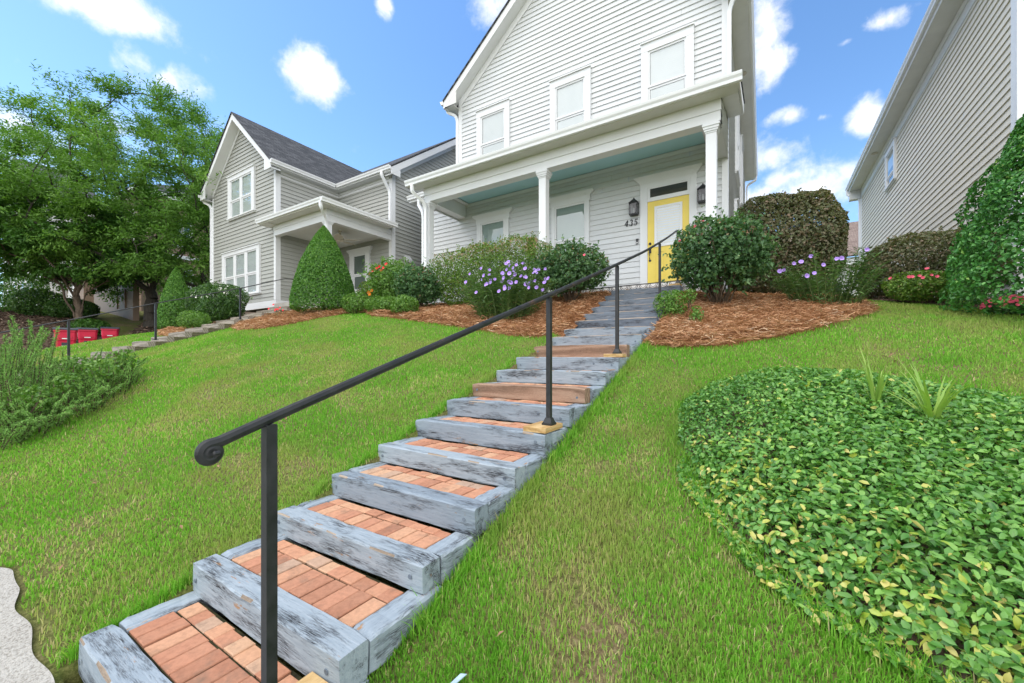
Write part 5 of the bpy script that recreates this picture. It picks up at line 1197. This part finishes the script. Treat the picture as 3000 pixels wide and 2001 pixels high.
def cone(name, label, c, H, Rm, n, L, W, mat='leaf_topiary', cat='topiary', rough=.05):
    x, y = c; z = gz_(x, y); t = thing(name, label, cat, (x, y, z)); q = rng.random(n) ** .8; a = rng.uniform(0, 2 * np.pi, n)
    prof = lambda q: Rm * np.minimum(1, (q / .10 + .62)) ** .6 * np.clip(1 - ((q - .12) / .88).clip(0, 1) ** 1.45, 0.012, 1) ** .80
    dd = rng.random(n) ** 2.5 * .22; r = prof(q) * (1 - dd) * (1 + rough * (vnoise(np.stack([np.cos(a) * 2, np.sin(a) * 2, q * 4], 1), 2.2) - .5))
    P = np.stack([x + r * np.cos(a), y + r * np.sin(a), z + .04 + q * H], 1); sl = (prof(np.clip(q - .02, 0, 1)) - prof(np.clip(q + .02, 0, 1))) / (.04 * H)
    N = np.stack([np.cos(a), np.sin(a), sl], 1)
    leafobj('foliage', P, N, L, W, mat, t, rng.beta(1.5, 2.2, n) + .12 * (q > .5) * rng.random(n), jit=.55)
    mb = MB(); mb.tube([(x, y, z - .05), (x + .02, y, z + H * .4), (x, y + .01, z + H * .85)], [.05, .035, .01], 8); mb.build('trunk', 'stem_brown', t, True)
cone('topiary_shrub', 'large clipped cone topiary standing before the gray corner porch', (-10.45, 6.72), 2.42, .85, 40000, .052, .030)
cone('topiary_shrub', 'small clipped cone topiary between the weathered steps and the bark bank', (-16.25, 5.25), 2.05, .50, 16000, .055, .030)
pinkt = lambda P, r, h: np.where((h > .55) & (rng.random(len(r)) < .30), rng.uniform(.86, 1, len(r)), r * .84 + .10 * np.clip(h, 0, 1))
bush('abelia_hedge', 'large loose clipped hedge with pinkish tips against the porch, left of the stairs', 'hedge', (-5.60, 7.95), (1.68, .55, .74), 'leaf_abelia', 26000, .045, .026, p=3.2, lump=.13, depth=.5, nst=34, rndf=pinkt, raise_=.05, sprig=700, spl=.16)
rose = lambda P, r, h: np.where((h > .1) & (rng.random(len(r)) < .07), rng.uniform(.95, 1, len(r)), r * .92)
RB = bush('rose_bush', 'rounded dark green rose bush at the left edge of the upper steps', 'shrub', (-3.38, 7.72), (.66, .56, .46), 'leaf_rose', 6500, .062, .044, p=2.3, lump=.24, freq=2.0, depth=.6, nst=26, low=.26, sprig=260, spl=.22, rndf=rose, raise_=.20, twig=.009)
RC = bush('rose_bush', 'largest rose bush with pink blooms in the bed by the door', 'shrub', (-.60, 7.75), (.72, .62, .60), 'leaf_rose', 8200, .062, .044, p=2.2, lump=.26, freq=1.9, depth=.6, nst=30, low=.36, sprig=330, spl=.26, rndf=rose, raise_=.16, twig=.010)
RD = bush('rose_bush', 'dark rose bush between the red flowers and the pinkish hedge', 'shrub', (-7.45, 7.4), (.58, .50, .44), 'leaf_rose', 5000, .062, .044, p=2.3, lump=.24, freq=2.2, depth=.6, nst=20, low=.20, sprig=220, spl=.22, rndf=rose, raise_=.12)
# reddish new shoots on the bush by the door
P0 = np.array([-.62, 7.7, gz_(-.66, 7.75) + 1.55]); n = 60; q = rng.random(n)
bush('loropetalum_hedge', 'tall dark purple-green hedge between the white and beige houses', 'hedge', (.38, 10.3), (1.06, .85, 1.10), 'leaf_loropetalum', 30000, .066, .044, p=2.9, lump=.08, freq=1.8, depth=.3, nst=14, sprig=260, spl=.10)
bush('loropetalum_hedge', 'low dark brown-purple hedge along the beige house wall', 'hedge', (2.75, 11.0), (1.02, .95, .68), 'leaf_loropetalum', 15000, .060, .040, p=2.6, lump=.12, depth=.35, nst=8, sprig=260, spl=.14)
cone('holly_bush', 'tall glossy green holly filling the corner before the beige house', (3.80, 8.65), 3.55, 1.42, 44000, .064, .040, 'leaf_holly', 'shrub', .42)
pk = bush('knockout_rose', 'low light green shrub with a few pink blooms in front of the low purple hedge', 'shrub', (2.35, 9.75), (.50, .42, .30), 'leaf_abelia', 4500, .045, .028, p=2, lump=.2, depth=.6, nst=10, raise_=.04)
az = bush('azalea', 'small mound of bright pink flowers under the holly', 'flower', (3.02, 8.55), (.30, .22, .13), 'leaf_rose', 900, .045, .03, lump=.2, depth=.6, nst=6)
bush('gardenia_hedge', 'clipped light green hedge dotted with white flowers before the gray gable window', 'hedge', (-14.75, 5.75), (1.25, .62, .62), 'leaf_gardenia', 16000, .06, .034, p=2.8, lump=.14, depth=.4, nst=12, sprig=300, spl=.16)
bush('boxwood_shrub', 'small yellow-green shrub tucked beside the large cone topiary', 'shrub', (-9.55, 7.75), (.55, .45, .44), 'leaf_abelia', 5000, .05, .03, p=2.4, lump=.14, depth=.5, nst=10)
bush('hibiscus_shrub', 'tall light green shrub topped with red flowers near the downspouts', 'shrub', (-8.65, 7.6), (.62, .50, .64), 'leaf_light', 6500, .070, .040, p=2.0, lump=.3, freq=2.4, depth=.8, nst=24, raise_=.1, sprig=260, spl=.3)
lowg = 'low clumps of light green perennials'
bush('perennial_clump', 'light green perennial clump beneath the red-flowered shrub', 'plant', (-8.1, 6.85), (.50, .30, .22), 'leaf_light', 2600, .055, .030, lump=.3, depth=.7, nst=8, group=lowg)
bush('perennial_clump', 'round light green perennial clump at the lawn edge below the dark rose', 'plant', (-7.05, 6.55), (.34, .28, .22), 'leaf_light', 2000, .055, .030, lump=.3, depth=.7, nst=8, group=lowg)
bush('perennial_clump', 'feathery green perennial mound beside the weathered steps under the gardenia hedge', 'plant', (-13.95, 4.95), (.62, .34, .27), 'leaf_light', 3600, .06, .022, lump=.3, depth=.7, nst=8, group=lowg)
bush('perennial_clump', 'light green perennial clump leaning on the right edge of the steps', 'plant', (-1.28, 6.95), (.22, .22, .24), 'leaf_light', 1500, .050, .024, lump=.3, depth=.8, nst=10, group=lowg)
bush('perennial_clump', 'tiny light green seedling in the straw below the largest rose', 'plant', (-.86, 6.75), (.10, .10, .16), 'leaf_light', 200, .05, .026, lump=.3, depth=.9, nst=4, group=lowg)
bush('perennial_clump', 'small wispy light green sprig rising before the largest rose stems', 'plant', (-1.02, 7.2), (.10, .10, .11), 'leaf_light', 160, .05, .024, lump=.3, depth=.9, nst=3, group=lowg, low=.22)
for c, k in (((-9.15, 6.75), 0),): bush('perennial_clump', 'pale sprawling green perennial between the cone topiary and the red flowers', 'plant', c, (.42, .26, .26), 'leaf_light', 1800, .05, .03, lump=.3, depth=.7, nst=8, group=lowg)
# flowers: one mesh per kind, every bloom its own part
def petal_mesh(name, mats, n, r, cup, w):
    mb = MB()
    for k in range(n):
        a = 2 * math.pi * k / n; ca, sa = math.cos(a), math.sin(a); q = [(0, 0, 0), (r * .45, -w * .42, cup * .55), (r * .85, -w * .5, cup * .95), (r, 0, cup), (r * .85, w * .5, cup * .95), (r * .45, w * .42, cup * .55)]
        mb.add([(x * ca - y * sa, x * sa + y * ca, z) for x, y, z in q], [(0, 1, 2, 3), (0, 3, 4, 5)], 0)
    mb.add([(r * .16 * math.cos(t), r * .16 * math.sin(t), cup * .22) for t in np.arange(6) * math.pi / 3], [(0, 1, 2, 3, 4, 5)], 1 if len(mats) > 1 else 0)
    me = bpy.data.meshes.new(name); me.from_pydata(mb.v, [], mb.f)
    for m in mats: me.materials.append(M[m])
    me.polygons.foreach_set('material_index', mb.m); return me
FL = {'purple': petal_mesh('petunia_bloom', ['petal_purple', 'petal_throat'], 5, .034, .016, .040), 'red': petal_mesh('red_bloom', ['petal_red'], 7, .040, .022, .036), 'pink': petal_mesh('pink_bloom', ['petal_pink'], 7, .035, .02, .032),
      'white': petal_mesh('white_bloom', ['petal_white'], 6, .045, .02, .04), 'orange': petal_mesh('orange_bloom', ['petal_orange'], 6, .05, .03, .026)}
def bloom(par, kind, p, nrm, s=1.0):
    o = bpy.data.objects.new('flower', FL[kind]); COL.objects.link(o); o.parent = par; o.location = Vector(p) - par.location
    o.rotation_euler = Vector(nrm).to_track_quat('Z', 'Y').to_euler(); o.scale = (s,) * 3; return o
VIEW = Vector((0, 0, 1.55))
def blooms_on(par, kind, c, rad, n, zlo=.0, s=1.0, toward=.6):
    c = Vector(c)
    for i in range(n):
        while True:
            d = Vector(rng.normal(0, 1, 3)).normalized()
            if d.z > zlo and d.dot((VIEW - c).normalized()) > -.1: break
        p = c + Vector((d.x * rad[0], d.y * rad[1], d.z * rad[2])) * 1.02
        bloom(par, kind, p, d * .6 + Vector((random.uniform(-.4, .4), -.7, .35)), s * random.uniform(.8, 1.2))
blooms_on(az, 'pink', (3.02, 8.55, gz_(3.02, 8.55) + .14), (.29, .22, .12), 95, -.2, .62)
blooms_on(pk, 'pink', (2.35, 9.75, gz_(2.35, 9.75) + .3), (.48, .40, .30), 10, .1, .8)
blooms_on(RC, 'pink', (-.66, 7.75, gz_(-.66, 7.75) + .96), (.70, .60, .58), 5, .3, .9)
blooms_on(RB, 'pink', (-3.38, 7.72, gz_(-3.38, 7.72) + .72), (.64, .54, .44), 4, .2, .8)
hb = [o for o in COL.objects if o.name == 'hibiscus_shrub'][0]
for dx, dz in ((-.30, 1.02), (-.16, 1.06), (-.05, 1.10), (.12, 1.05), (.02, .98), (-.42, .96), (.22, 1.13)): bloom(hb, 'red', (-8.55 + dx, 7.12, gz_(-8.65, 7.6) + dz), (.3, -1, .4), random.uniform(.9, 1.2))
for dx, dz in ((-.35, .42), (-.22, .45), (-.30, .36)): bloom(hb, 'orange', (-8.5 + dx, 6.98, gz_(-8.65, 7.6) + dz), (.3, -1, .4), 1.0)
gd = [o for o in COL.objects if o.name == 'gardenia_hedge'][0]
blooms_on(gd, 'white', (-14.75, 5.75, gz_(-14.75, 5.75) + .62), (1.2, .6, .62), 40, .2, 1.0)
rd = thing('red_flowers', 'small cluster of red flowers at the foot of the large cone topiary', 'flower', (-11.75, 6.15, gz_(-11.75, 6.15)))
stems('stems', (-11.75, 6.15, gz_(-11.75, 6.15)), [(-11.75 + random.uniform(-.2, .2), 6.15 + random.uniform(-.15, .15), gz_(-11.75, 6.15) + random.uniform(.2, .38)) for i in range(9)], rd, 'stem_green', .005)
for i in range(8): bloom(rd, 'red', (-11.75 + random.uniform(-.22, .22), 6.1 + random.uniform(-.15, .15), gz_(-11.75, 6.15) + random.uniform(.22, .40)), (.4, -.8, .5), .75)
# Mexican petunias: many upright stems with long lance leaves
def petunia(label, c, H, Rr, nst, nfl, front):
    x, y = c; z = gz_(x, y); t = thing('mexican_petunia', label, 'flower', (x, y, z), 'purple-flowered petunia clumps'); P, N, A = [], [], []; mb = MB(); tips = []
    for i in range(nst):
        a = random.uniform(0, 6.28); r = Rr * math.sqrt(random.random()); bx_, by_ = x + math.cos(a) * r * .55, y + math.sin(a) * r * .42; hgt = H * random.uniform(.55, 1.05) * (1 - .30 * (r / Rr) ** 2)
        tip = Vector((x + math.cos(a) * r * 1.15, y + math.sin(a) * r * .75, z + hgt)); bs = Vector((bx_, by_, gz_(bx_, by_))); m_ = bs.lerp(tip, .5) + Vector((0, 0, .05)); tips.append(tip)
        mb.tube([bs, m_, tip], [.006, .005, .003], 4)
        n = int(hgt / .040)
        for j in range(n):
            q = (j + .5) / n
            if q < .10: continue
            p = bs.lerp(m_, q * 2) if q < .5 else m_.lerp(tip, q * 2 - 1)
            b_ = j * 1.6 + i
            for s in (0, math.pi):
                dv = Vector((math.cos(b_ + s), math.sin(b_ + s), random.uniform(.0, .75))).normalized(); l = random.uniform(.10, .165) * (1.1 - .35 * q)
                P.append(p + dv * l * .5); A.append(dv); up = Vector((0, 0, 1)) - dv * dv.z; N.append(up)
    mb.build('stems', 'stem_green', t)
    P, N, A = np.array(P), np.array(N), np.array(A)
    leafobj('foliage', P, N, .14, .019, 'leaf_petunia', t, rng.beta(1.8, 2.2, len(P)), jit=.25, A=A, fold=.25)
    tips.sort(key=lambda v: (v - VIEW).length - v.z * 1.2)
    for tp in tips[:nfl]: bloom(t, 'purple', tp + Vector((random.uniform(-.05, .05), random.uniform(-.08, .0), random.uniform(-.12, .05))), (random.uniform(-.4, .5), -1, random.uniform(.0, .6)), random.uniform(.85, 1.15))
petunia('wide purple-flowered petunia clump left of the stairs, in front of the hedge', (-4.25, 6.62), 1.08, .98, 130, 60, 1)
petunia('purple-flowered petunia clump at the tip of the straw bed near the beige house', (.88, 8.35), .98, .72, 62, 11, 1)
# rosemary and juniper mass at the left
def needle_bush(name, label, cat, c, twigs, L, w, mat, dens):
    t = thing(name, label, cat, c); P, N, A = [], [], []; mb = MB()
    for (bs, tip) in twigs:
        bs, tip = Vector(bs), Vector(tip); m_ = bs.lerp(tip, .5) + Vector((random.uniform(-.05, .05), random.uniform(-.05, .05), .10 * (tip - bs).length)); mb.tube([bs, m_, tip], [.008, .006, .003], 4)
        n = int((tip - bs).length * dens)
        for j in range(n):
            q = random.uniform(.04, 1.03); p = bs.lerp(m_, q * 2) if q < .5 else m_.lerp(tip, q * 2 - 1); ax = (tip - bs).normalized(); dv = (Vector(rng.normal(0, 1, 3)).normalized() + ax * .9).normalized()
            P.append(p + dv * L * .45); A.append(dv); N.append(Vector(rng.normal(0, 1, 3)))
    mb.build('stems', 'stem_brown', t); P, N, A = np.array(P), np.array(N), np.array(A)
    leafobj('foliage', P, N, L, w, mat, t, rng.beta(1.8, 2.0, len(P)), jit=.1, A=A); return t
tw = []
for i in range(760):
    while True:
        x, y = random.uniform(-12.2, -6.9), random.uniform(.5, 2.45)
        if inpoly(np.array([x]), np.array([y]), JUN)[0]: break
    z = gz_(x, y); l = random.uniform(.28, .66); hx = random.uniform(.4, 1.15)
    tw.append(((x, y, z), (x + l * hx, y + random.uniform(-.35, .25) * l, z + l * random.uniform(.32, .80))))
needle_bush('rosemary_hedge', 'wide low rosemary mass spreading over the lawn at the left edge', 'shrub', (-9, 1.3, gz_(-9, 1.3)), tw, .036, .0075, 'leaf_rosemary', 260)
tw = []
for i in range(110):
    x, y = random.gauss(-8.95, .5), random.gauss(.85, .22); z = gz_(x, y); l = random.uniform(.6, 1.28); tw.append(((x, y, z), (x + random.uniform(-.25, .45) * l, y + random.uniform(-.2, .25) * l, z + l)))
needle_bush('rosemary_bush', 'taller upright rosemary with loose shoots above the low mass', 'shrub', (-8.65, .85, gz_(-8.65, .85)), tw, .036, .0075, 'leaf_rosemary', 300)
for c in ((-7.75, 1.35), (-8.05, 1.75), (-7.5, 1.05), (-8.6, 2.1), (-7.9, .95), (-8.9, 1.7)):
    bush('mint_sprout', 'bright green leafy sprout poking through the rosemary', 'plant', c, (.17, .15, .16), 'leaf_light', 260, .055, .030, lump=.3, depth=.8, nst=6, low=.24, group='bright green sprouts in the rosemary')

# ------------------------------------------------------------------ trees
def tree(name, label, cat, base, H, crown_c, crown_r, nclump, nleaf, L, W, mat, barkm, tr, fork=.3, droop=.25, clump_r=.9, multi=1, seed=1, flat=.55, limbs=9):
    rs = np.random.default_rng(seed); base = Vector(base); t = thing(name, label, cat, base); cc = np.array(crown_c); cr = np.array(crown_r)
    d = unit(rs.normal(0, 1, (nclump * 3, 3))); d = d[d[:, 2] > -.88][:nclump]; k = (.25 + .75 * rs.random(len(d)) ** .40) * (1 + .16 * (vnoise(d * 1.3 + seed, 1.6) - .5) * 2); C = cc + d * cr * k[:, None]
    nodes = []                                             # [position, parent, weight]
    for m in range(multi):
        off = Vector((rs.normal(0, .30), rs.normal(0, .22), 0)) * (0 if multi == 1 else 1); k0 = len(nodes)
        for i in range(9):
            q = i / 8; nodes.append([base + off * q + Vector((rs.normal(0, .04), rs.normal(0, .04), H * fork * q)), (k0 + i - 1) if i else -1, 0])
    nt0 = len(nodes)
    for i in range(limbs):                                 # main limbs rise and fan out of the upper trunk
        a = i * 2.4 + rs.normal(0, .25); up = rs.uniform(.05, .62); st = nt0 - 1 - int(rs.integers(0, 4)); p = nodes[st][0].copy(); prev = st
        end = Vector(cc) + Vector((math.cos(a) * cr[0] * .62 * (1 - .45 * up), math.sin(a) * cr[1] * .62 * (1 - .45 * up), cr[2] * (up * 1.1 - .25)))
        for s in range(1, 7):
            q = s / 6; qq = p.lerp(end, q); qq.z = p.z + (end.z - p.z) * q ** .8; nodes.append([qq + Vector(rs.normal(0, .10, 3)), prev, 0]); prev = len(nodes) - 1
    for i in np.argsort([np.linalg.norm(c - np.array(base)) for c in C]):
        c = Vector(C[i]); best = min(range(3, len(nodes)), key=lambda j: (nodes[j][0] - c).length + 1.1 * max(0, nodes[j][0].z - c.z + .35 * math.hypot(nodes[j][0].x - c.x, nodes[j][0].y - c.y)))
        p0 = nodes[best][0]; n = max(2, int((c - p0).length / .7)); prev = best
        for s in range(1, n + 1):
            q = s / n; p = p0.lerp(c, q) + Vector((0, 0, .10 * math.sin(math.pi * q) * (c - p0).length)) + Vector(rs.normal(0, .05, 3)) * (1 if s < n else 0); nodes.append([p, prev, 0]); prev = len(nodes) - 1
    leafn = [1] * len(nodes)
    for nd in nodes: nd[2] = 0.0
    haschild = [False] * len(nodes)
    for nd in nodes:
        if nd[1] >= 0: haschild[nd[1]] = True
    for i in range(len(nodes) - 1, -1, -1):
        if not haschild[i]: nodes[i][2] = 1.0
        if nodes[i][1] >= 0: nodes[nodes[i][1]][2] += nodes[i][2]
    a0 = max(nd[2] for nd in nodes); mb = MB(); rad = lambda a: max(.012, tr * (a / a0) ** .56)
    for i, (p, par, a) in enumerate(nodes):
        if par < 0: continue
        r1 = rad(a); r0 = min(rad(nodes[par][2]), r1 * 1.25); fl = 1.4 if nodes[par][1] < 0 else 1
        mb.tube([nodes[par][0], p], [r0 * fl, r1], 9 if r1 > .08 else (6 if r1 > .03 else 4), cap=False)
    mb.build('trunk', barkm, t, True)
    per = nleaf // len(C); P, A = [], []
    for c in C:
        o = unit((c - cc) / cr + 1e-6); n = int(per * rs.uniform(.6, 1.4)); nt = 10
        tw = unit(rs.normal(0, 1, (nt, 3)) * np.array([1, 1, flat]) + o * .8 + np.array([0, 0, .25])) * (clump_r * rs.uniform(.5, 1.3, (nt, 1))); ti = rs.integers(0, nt, n); q = rs.random(n) ** .7
        p = c + tw[ti] * q[:, None] + rs.normal(0, .13 * clump_r, (n, 3)) * np.array([1, 1, .7]); p[:, 2] -= droop * .5 * q ** 2 * clump_r; P.append(p); A.append(tw[ti] + rs.normal(0, .4 * clump_r, (n, 3)) + np.array([0, 0, -.15 * clump_r]))
    P = np.concatenate(P); A = np.concatenate(A); N = rs.normal(0, .6, P.shape) + np.array([0, 0, 1.0]); N += unit(P - cc) * .4
    cl = vnoise(P, .55) * .6 + .25 * rs.random(len(P))
    leafobj('crown', P, N, L, W, mat, t, np.clip(cl + .15 * (rs.random(len(P)) - .3), 0, 1), jit=.35, A=A, fold=.15); return t
tree('oak_tree', 'large spreading willow oak with fine leaves behind the red bins', 'tree', (-25.9, 7.4, 3.0), 13, (-26.2, 7.3, 8.9), (6.5, 5.9, 5.2), 440, 150000, .17, .052, 'leaf_oak', 'bark_gray', .30, .22, .35, 1.0, seed=5, limbs=11)
tree('crape_myrtle', 'smaller dark multi-stemmed tree in front of the tan house', 'tree', (-26.3, 4.9, 3.15), 5.2, (-26.5, 4.6, 6.5), (3.6, 3.0, 1.9), 120, 40000, .15, .075, 'leaf_myrtle', 'bark_smooth', .13, .30, .15, .62, multi=4, seed=9)
tree('maple_tree', 'dense light green tree showing above the gray house roof', 'tree', (-24.5, 30, 4), 16, (-24.5, 30, 13.5), (3.4, 3.2, 6.2), 90, 26000, .26, .13, 'leaf_oak', 'bark_gray', .3, .3, .2, 1.1, seed=3)
tree('maple_tree', 'dark leafy tree at the left edge beyond the smaller dark tree', 'tree', (-33, .5, 3.6), 8, (-33.5, .2, 8.2), (2.6, 2.4, 3.4), 60, 16000, .20, .11, 'leaf_myrtle', 'bark_gray', .2, .3, .2, .9, seed=4)
for c, rad, lab in (((-30.3, 4.3), (1.2, 1.0, .65), 'rounded yellow-green shrub beside the tan garden wall, foreground of two'), ((-28.7, 5.2), (.95, .9, .5), 'rounded green shrub against the tan garden wall, beside the smaller tree'), ((-32.5, 4.0), (1.3, 1.0, 1.0), 'dark rounded shrub behind the yellow-green one at the left edge')):
    bush('foundation_shrub', lab, 'shrub', c, rad, 'leaf_topiary' if c[0] < -32 else 'leaf_gardenia', 5000, .10, .06, lump=.12, depth=.35, nst=6)
bush('foundation_shrub', 'dark low shrub at the foot of the smaller tree', 'shrub', (-24.8, 5.0), (.9, .6, .36), 'leaf_myrtle', 2500, .1, .06, lump=.2, depth=.5, nst=5)
# ------------------------------------------------------------------ houses beyond
H4 = thing('tan_house', 'tan stucco house behind the large oak', 'house', (-40, 15, 4.5))
tx, ty = -35.6, 9.6
mb = MB(); mb.box(-47, tx, ty, 24, 3.5, 12.6); mb.build('wall', 'stucco_tan', H4)
mb = MB(); mb.box(-47.4, tx + .5, ty - .5, 24.4, 12.6, 12.9); mb.box(-47.1, tx + .08, ty - .08, 24.1, 8.6, 8.85); mb.build('cornice', 'trim_white', H4)
roofobj(H4, [((-47.4, ty - .5, 12.92), (tx + .5, ty - .5, 12.92), (-39.5, 14, 15.5), (-43, 14, 15.5)), ((tx + .5, ty - .5, 12.92), (tx + .5, 24.4, 12.92), (-39.5, 19, 15.5), (-39.5, 14, 15.5))], 'shingle_charcoal', .1)
for y in (11.2, 14.2, 17.2, 20.0):
    for z in (5.6, 9.4): window(H4, wall_x(tx, 1), y, y + 1.3, z, z + 2.3, cap=.05, glass='glass_dark', blind=0, cols=2)
for x in (-38.0, -41.0, -44.0):
    window(H4, wall_y(ty), x, x + 1.3, 9.4, 11.7, cap=.05, glass='glass_dark', blind=.5, cols=2)
mb = MB(); mb.box(-43.2, -38.2, ty - 2.2, ty - .001, 3.5, 7.3); mb.box(-37.9, -36.4, ty - .3, ty - .001, 3.5, 5.9); po = mb.build('porch_block', 'stucco_tan', H4)
mb = MB(); mb.prism([(-43.6, 7.31), (-37.8, 7.31), (-40.7, 9.0)], ty - 2.5, ty - .1, 'y'); mb.box(-43.6, -37.8, ty - 2.55, ty - .2, 7.05, 7.3); mb.build('pediment', 'trim_white', H4)
mb = MB(); mb.prism([(-42.2, 4.2)] + [(-40.7 + 1.5 * math.cos(R(180 - a)), 6.0 + .7 * math.sin(R(a))) for a in range(0, 181, 20)] + [(-39.2, 4.2)], ty - 2.23, ty - 2.201, 'y'); mb.build('arched_window', 'trim_white', H4)
t = thing('garden_wall', 'low tan stucco retaining wall with a square panel beneath the tan house', 'wall', (-31, 6.5, 3.6))
mb = MB()
mb.box(-34.9, -27.9, 7.2, 7.45, 3.0, 5.55); mb.build('wall_body', 'stucco_tan', t)
mb = MB(); mb.box(-35.0, -27.8, 7.12, 7.53, 5.55, 5.68); mb.build('coping', 'stucco_tan', t)
mb = MB()
for a, b_, z0, z1 in ((-30.4, -29.0, 4.1, 4.18), (-30.4, -29.0, 5.1, 5.18), (-30.4, -30.32, 4.181, 5.099), (-29.08, -29.0, 4.181, 5.099)): mb.box(a, b_, 7.15, 7.199, z0, z1)
mb.build('panel_frame', 'stucco_tan', t)
H5 = thing('cream_house', 'pale house with white trim far left behind the trees', 'house', (-46, 4, 4.5))
mb = MB(); siding(mb, [(-58, 4), (-42.5, 4), (-42.5, 13), (-50, 17), (-58, 13)], wall_y(6.2), exp=.2, zref=4); mb.box(-58, -42.5, 6.21, 9.0, 3, 13); mb.build('wall', 'siding_far', H5)
roofobj(H5, [((-42, 5.8, 12.8), (-42, 9.4, 12.8), (-50, 9.4, 17.2), (-50, 5.8, 17.2)), ((-58.5, 9.4, 12.8), (-58.5, 5.8, 12.8), (-50, 5.8, 17.2), (-50, 9.4, 17.2))], 'shingle_charcoal', .1)
for x in (-46, -49.5, -53):
    for z in (5.2, 9.0): window(H5, wall_y(6.2), x, x + 1.5, z, z + 2.4, cap=.05, glass='glass_dark', blind=.4)
H6 = thing('brown_roof_house', 'house with a brown shingled roof in the gap beside the beige house', 'house', (4, 40, 3))
mb = MB(); mb.box(-3, 12, 38, 46, 2, 8.2); mb.build('wall', 'siding_far', H6)
mb = MB(); mb.box(-3.4, 12.4, 37.5, 46.4, 8.2, 8.75); mb.build('eave', 'trim_white', H6)
roofobj(H6, [((-3.6, 37.3, 8.8), (12.6, 37.3, 8.8), (12.6, 42, 12.4), (-3.6, 42, 12.4))], 'shingle_brown', .1)
for x in (3.4, 6.0): window(H6, wall_y(38), x, x + 1.8, 4.6, 7.3, glass='glass_dark', blind=0)
# ------------------------------------------------------------------ small litter on the lawn
n = 70; x = rng.uniform(-6, 2, n); y = rng.uniform(.6, 6, n); ok = ~((x > -2.9) & (x < -1.3)) & ~inpoly(x, y, GC); x, y = x[ok], y[ok]
V, F, k = leafgeo(np.stack([x, y, hz(x, y) + .045], 1), np.tile([0, 0, 1.], (len(x), 1)), .055, .018, jit=.5)
o = npmesh('fallen_leaves', V, F, 'litter', None, np.repeat(rng.random(len(x)), k)); tagged(o, 'dry brown leaves scattered on the grass', 'leaves', kind='stuff')
t = thing('paint_flake', 'pale blue flake of peeled paint lying on the grass right of the lower steps', 'paint flake', (-1.05, 1.22, float(hz(-1.05, 1.22)) + .05))
mb = MB(); z = float(hz(-1.05, 1.22)) + .05
mb.add([(-1.065, 1.16, z), (-1.045, 1.17, z + .004), (-1.025, 1.29, z + .01), (-1.05, 1.28, z + .008), (-1.065, 1.16, z - .003), (-1.045, 1.17, z + .001), (-1.025, 1.29, z + .007), (-1.05, 1.28, z + .005)], [(0, 1, 2, 3), (7, 6, 5, 4), (0, 4, 5, 1), (1, 5, 6, 2), (2, 6, 7, 3), (3, 7, 4, 0)]); mb.build('flake', 'scrap_blue', t)
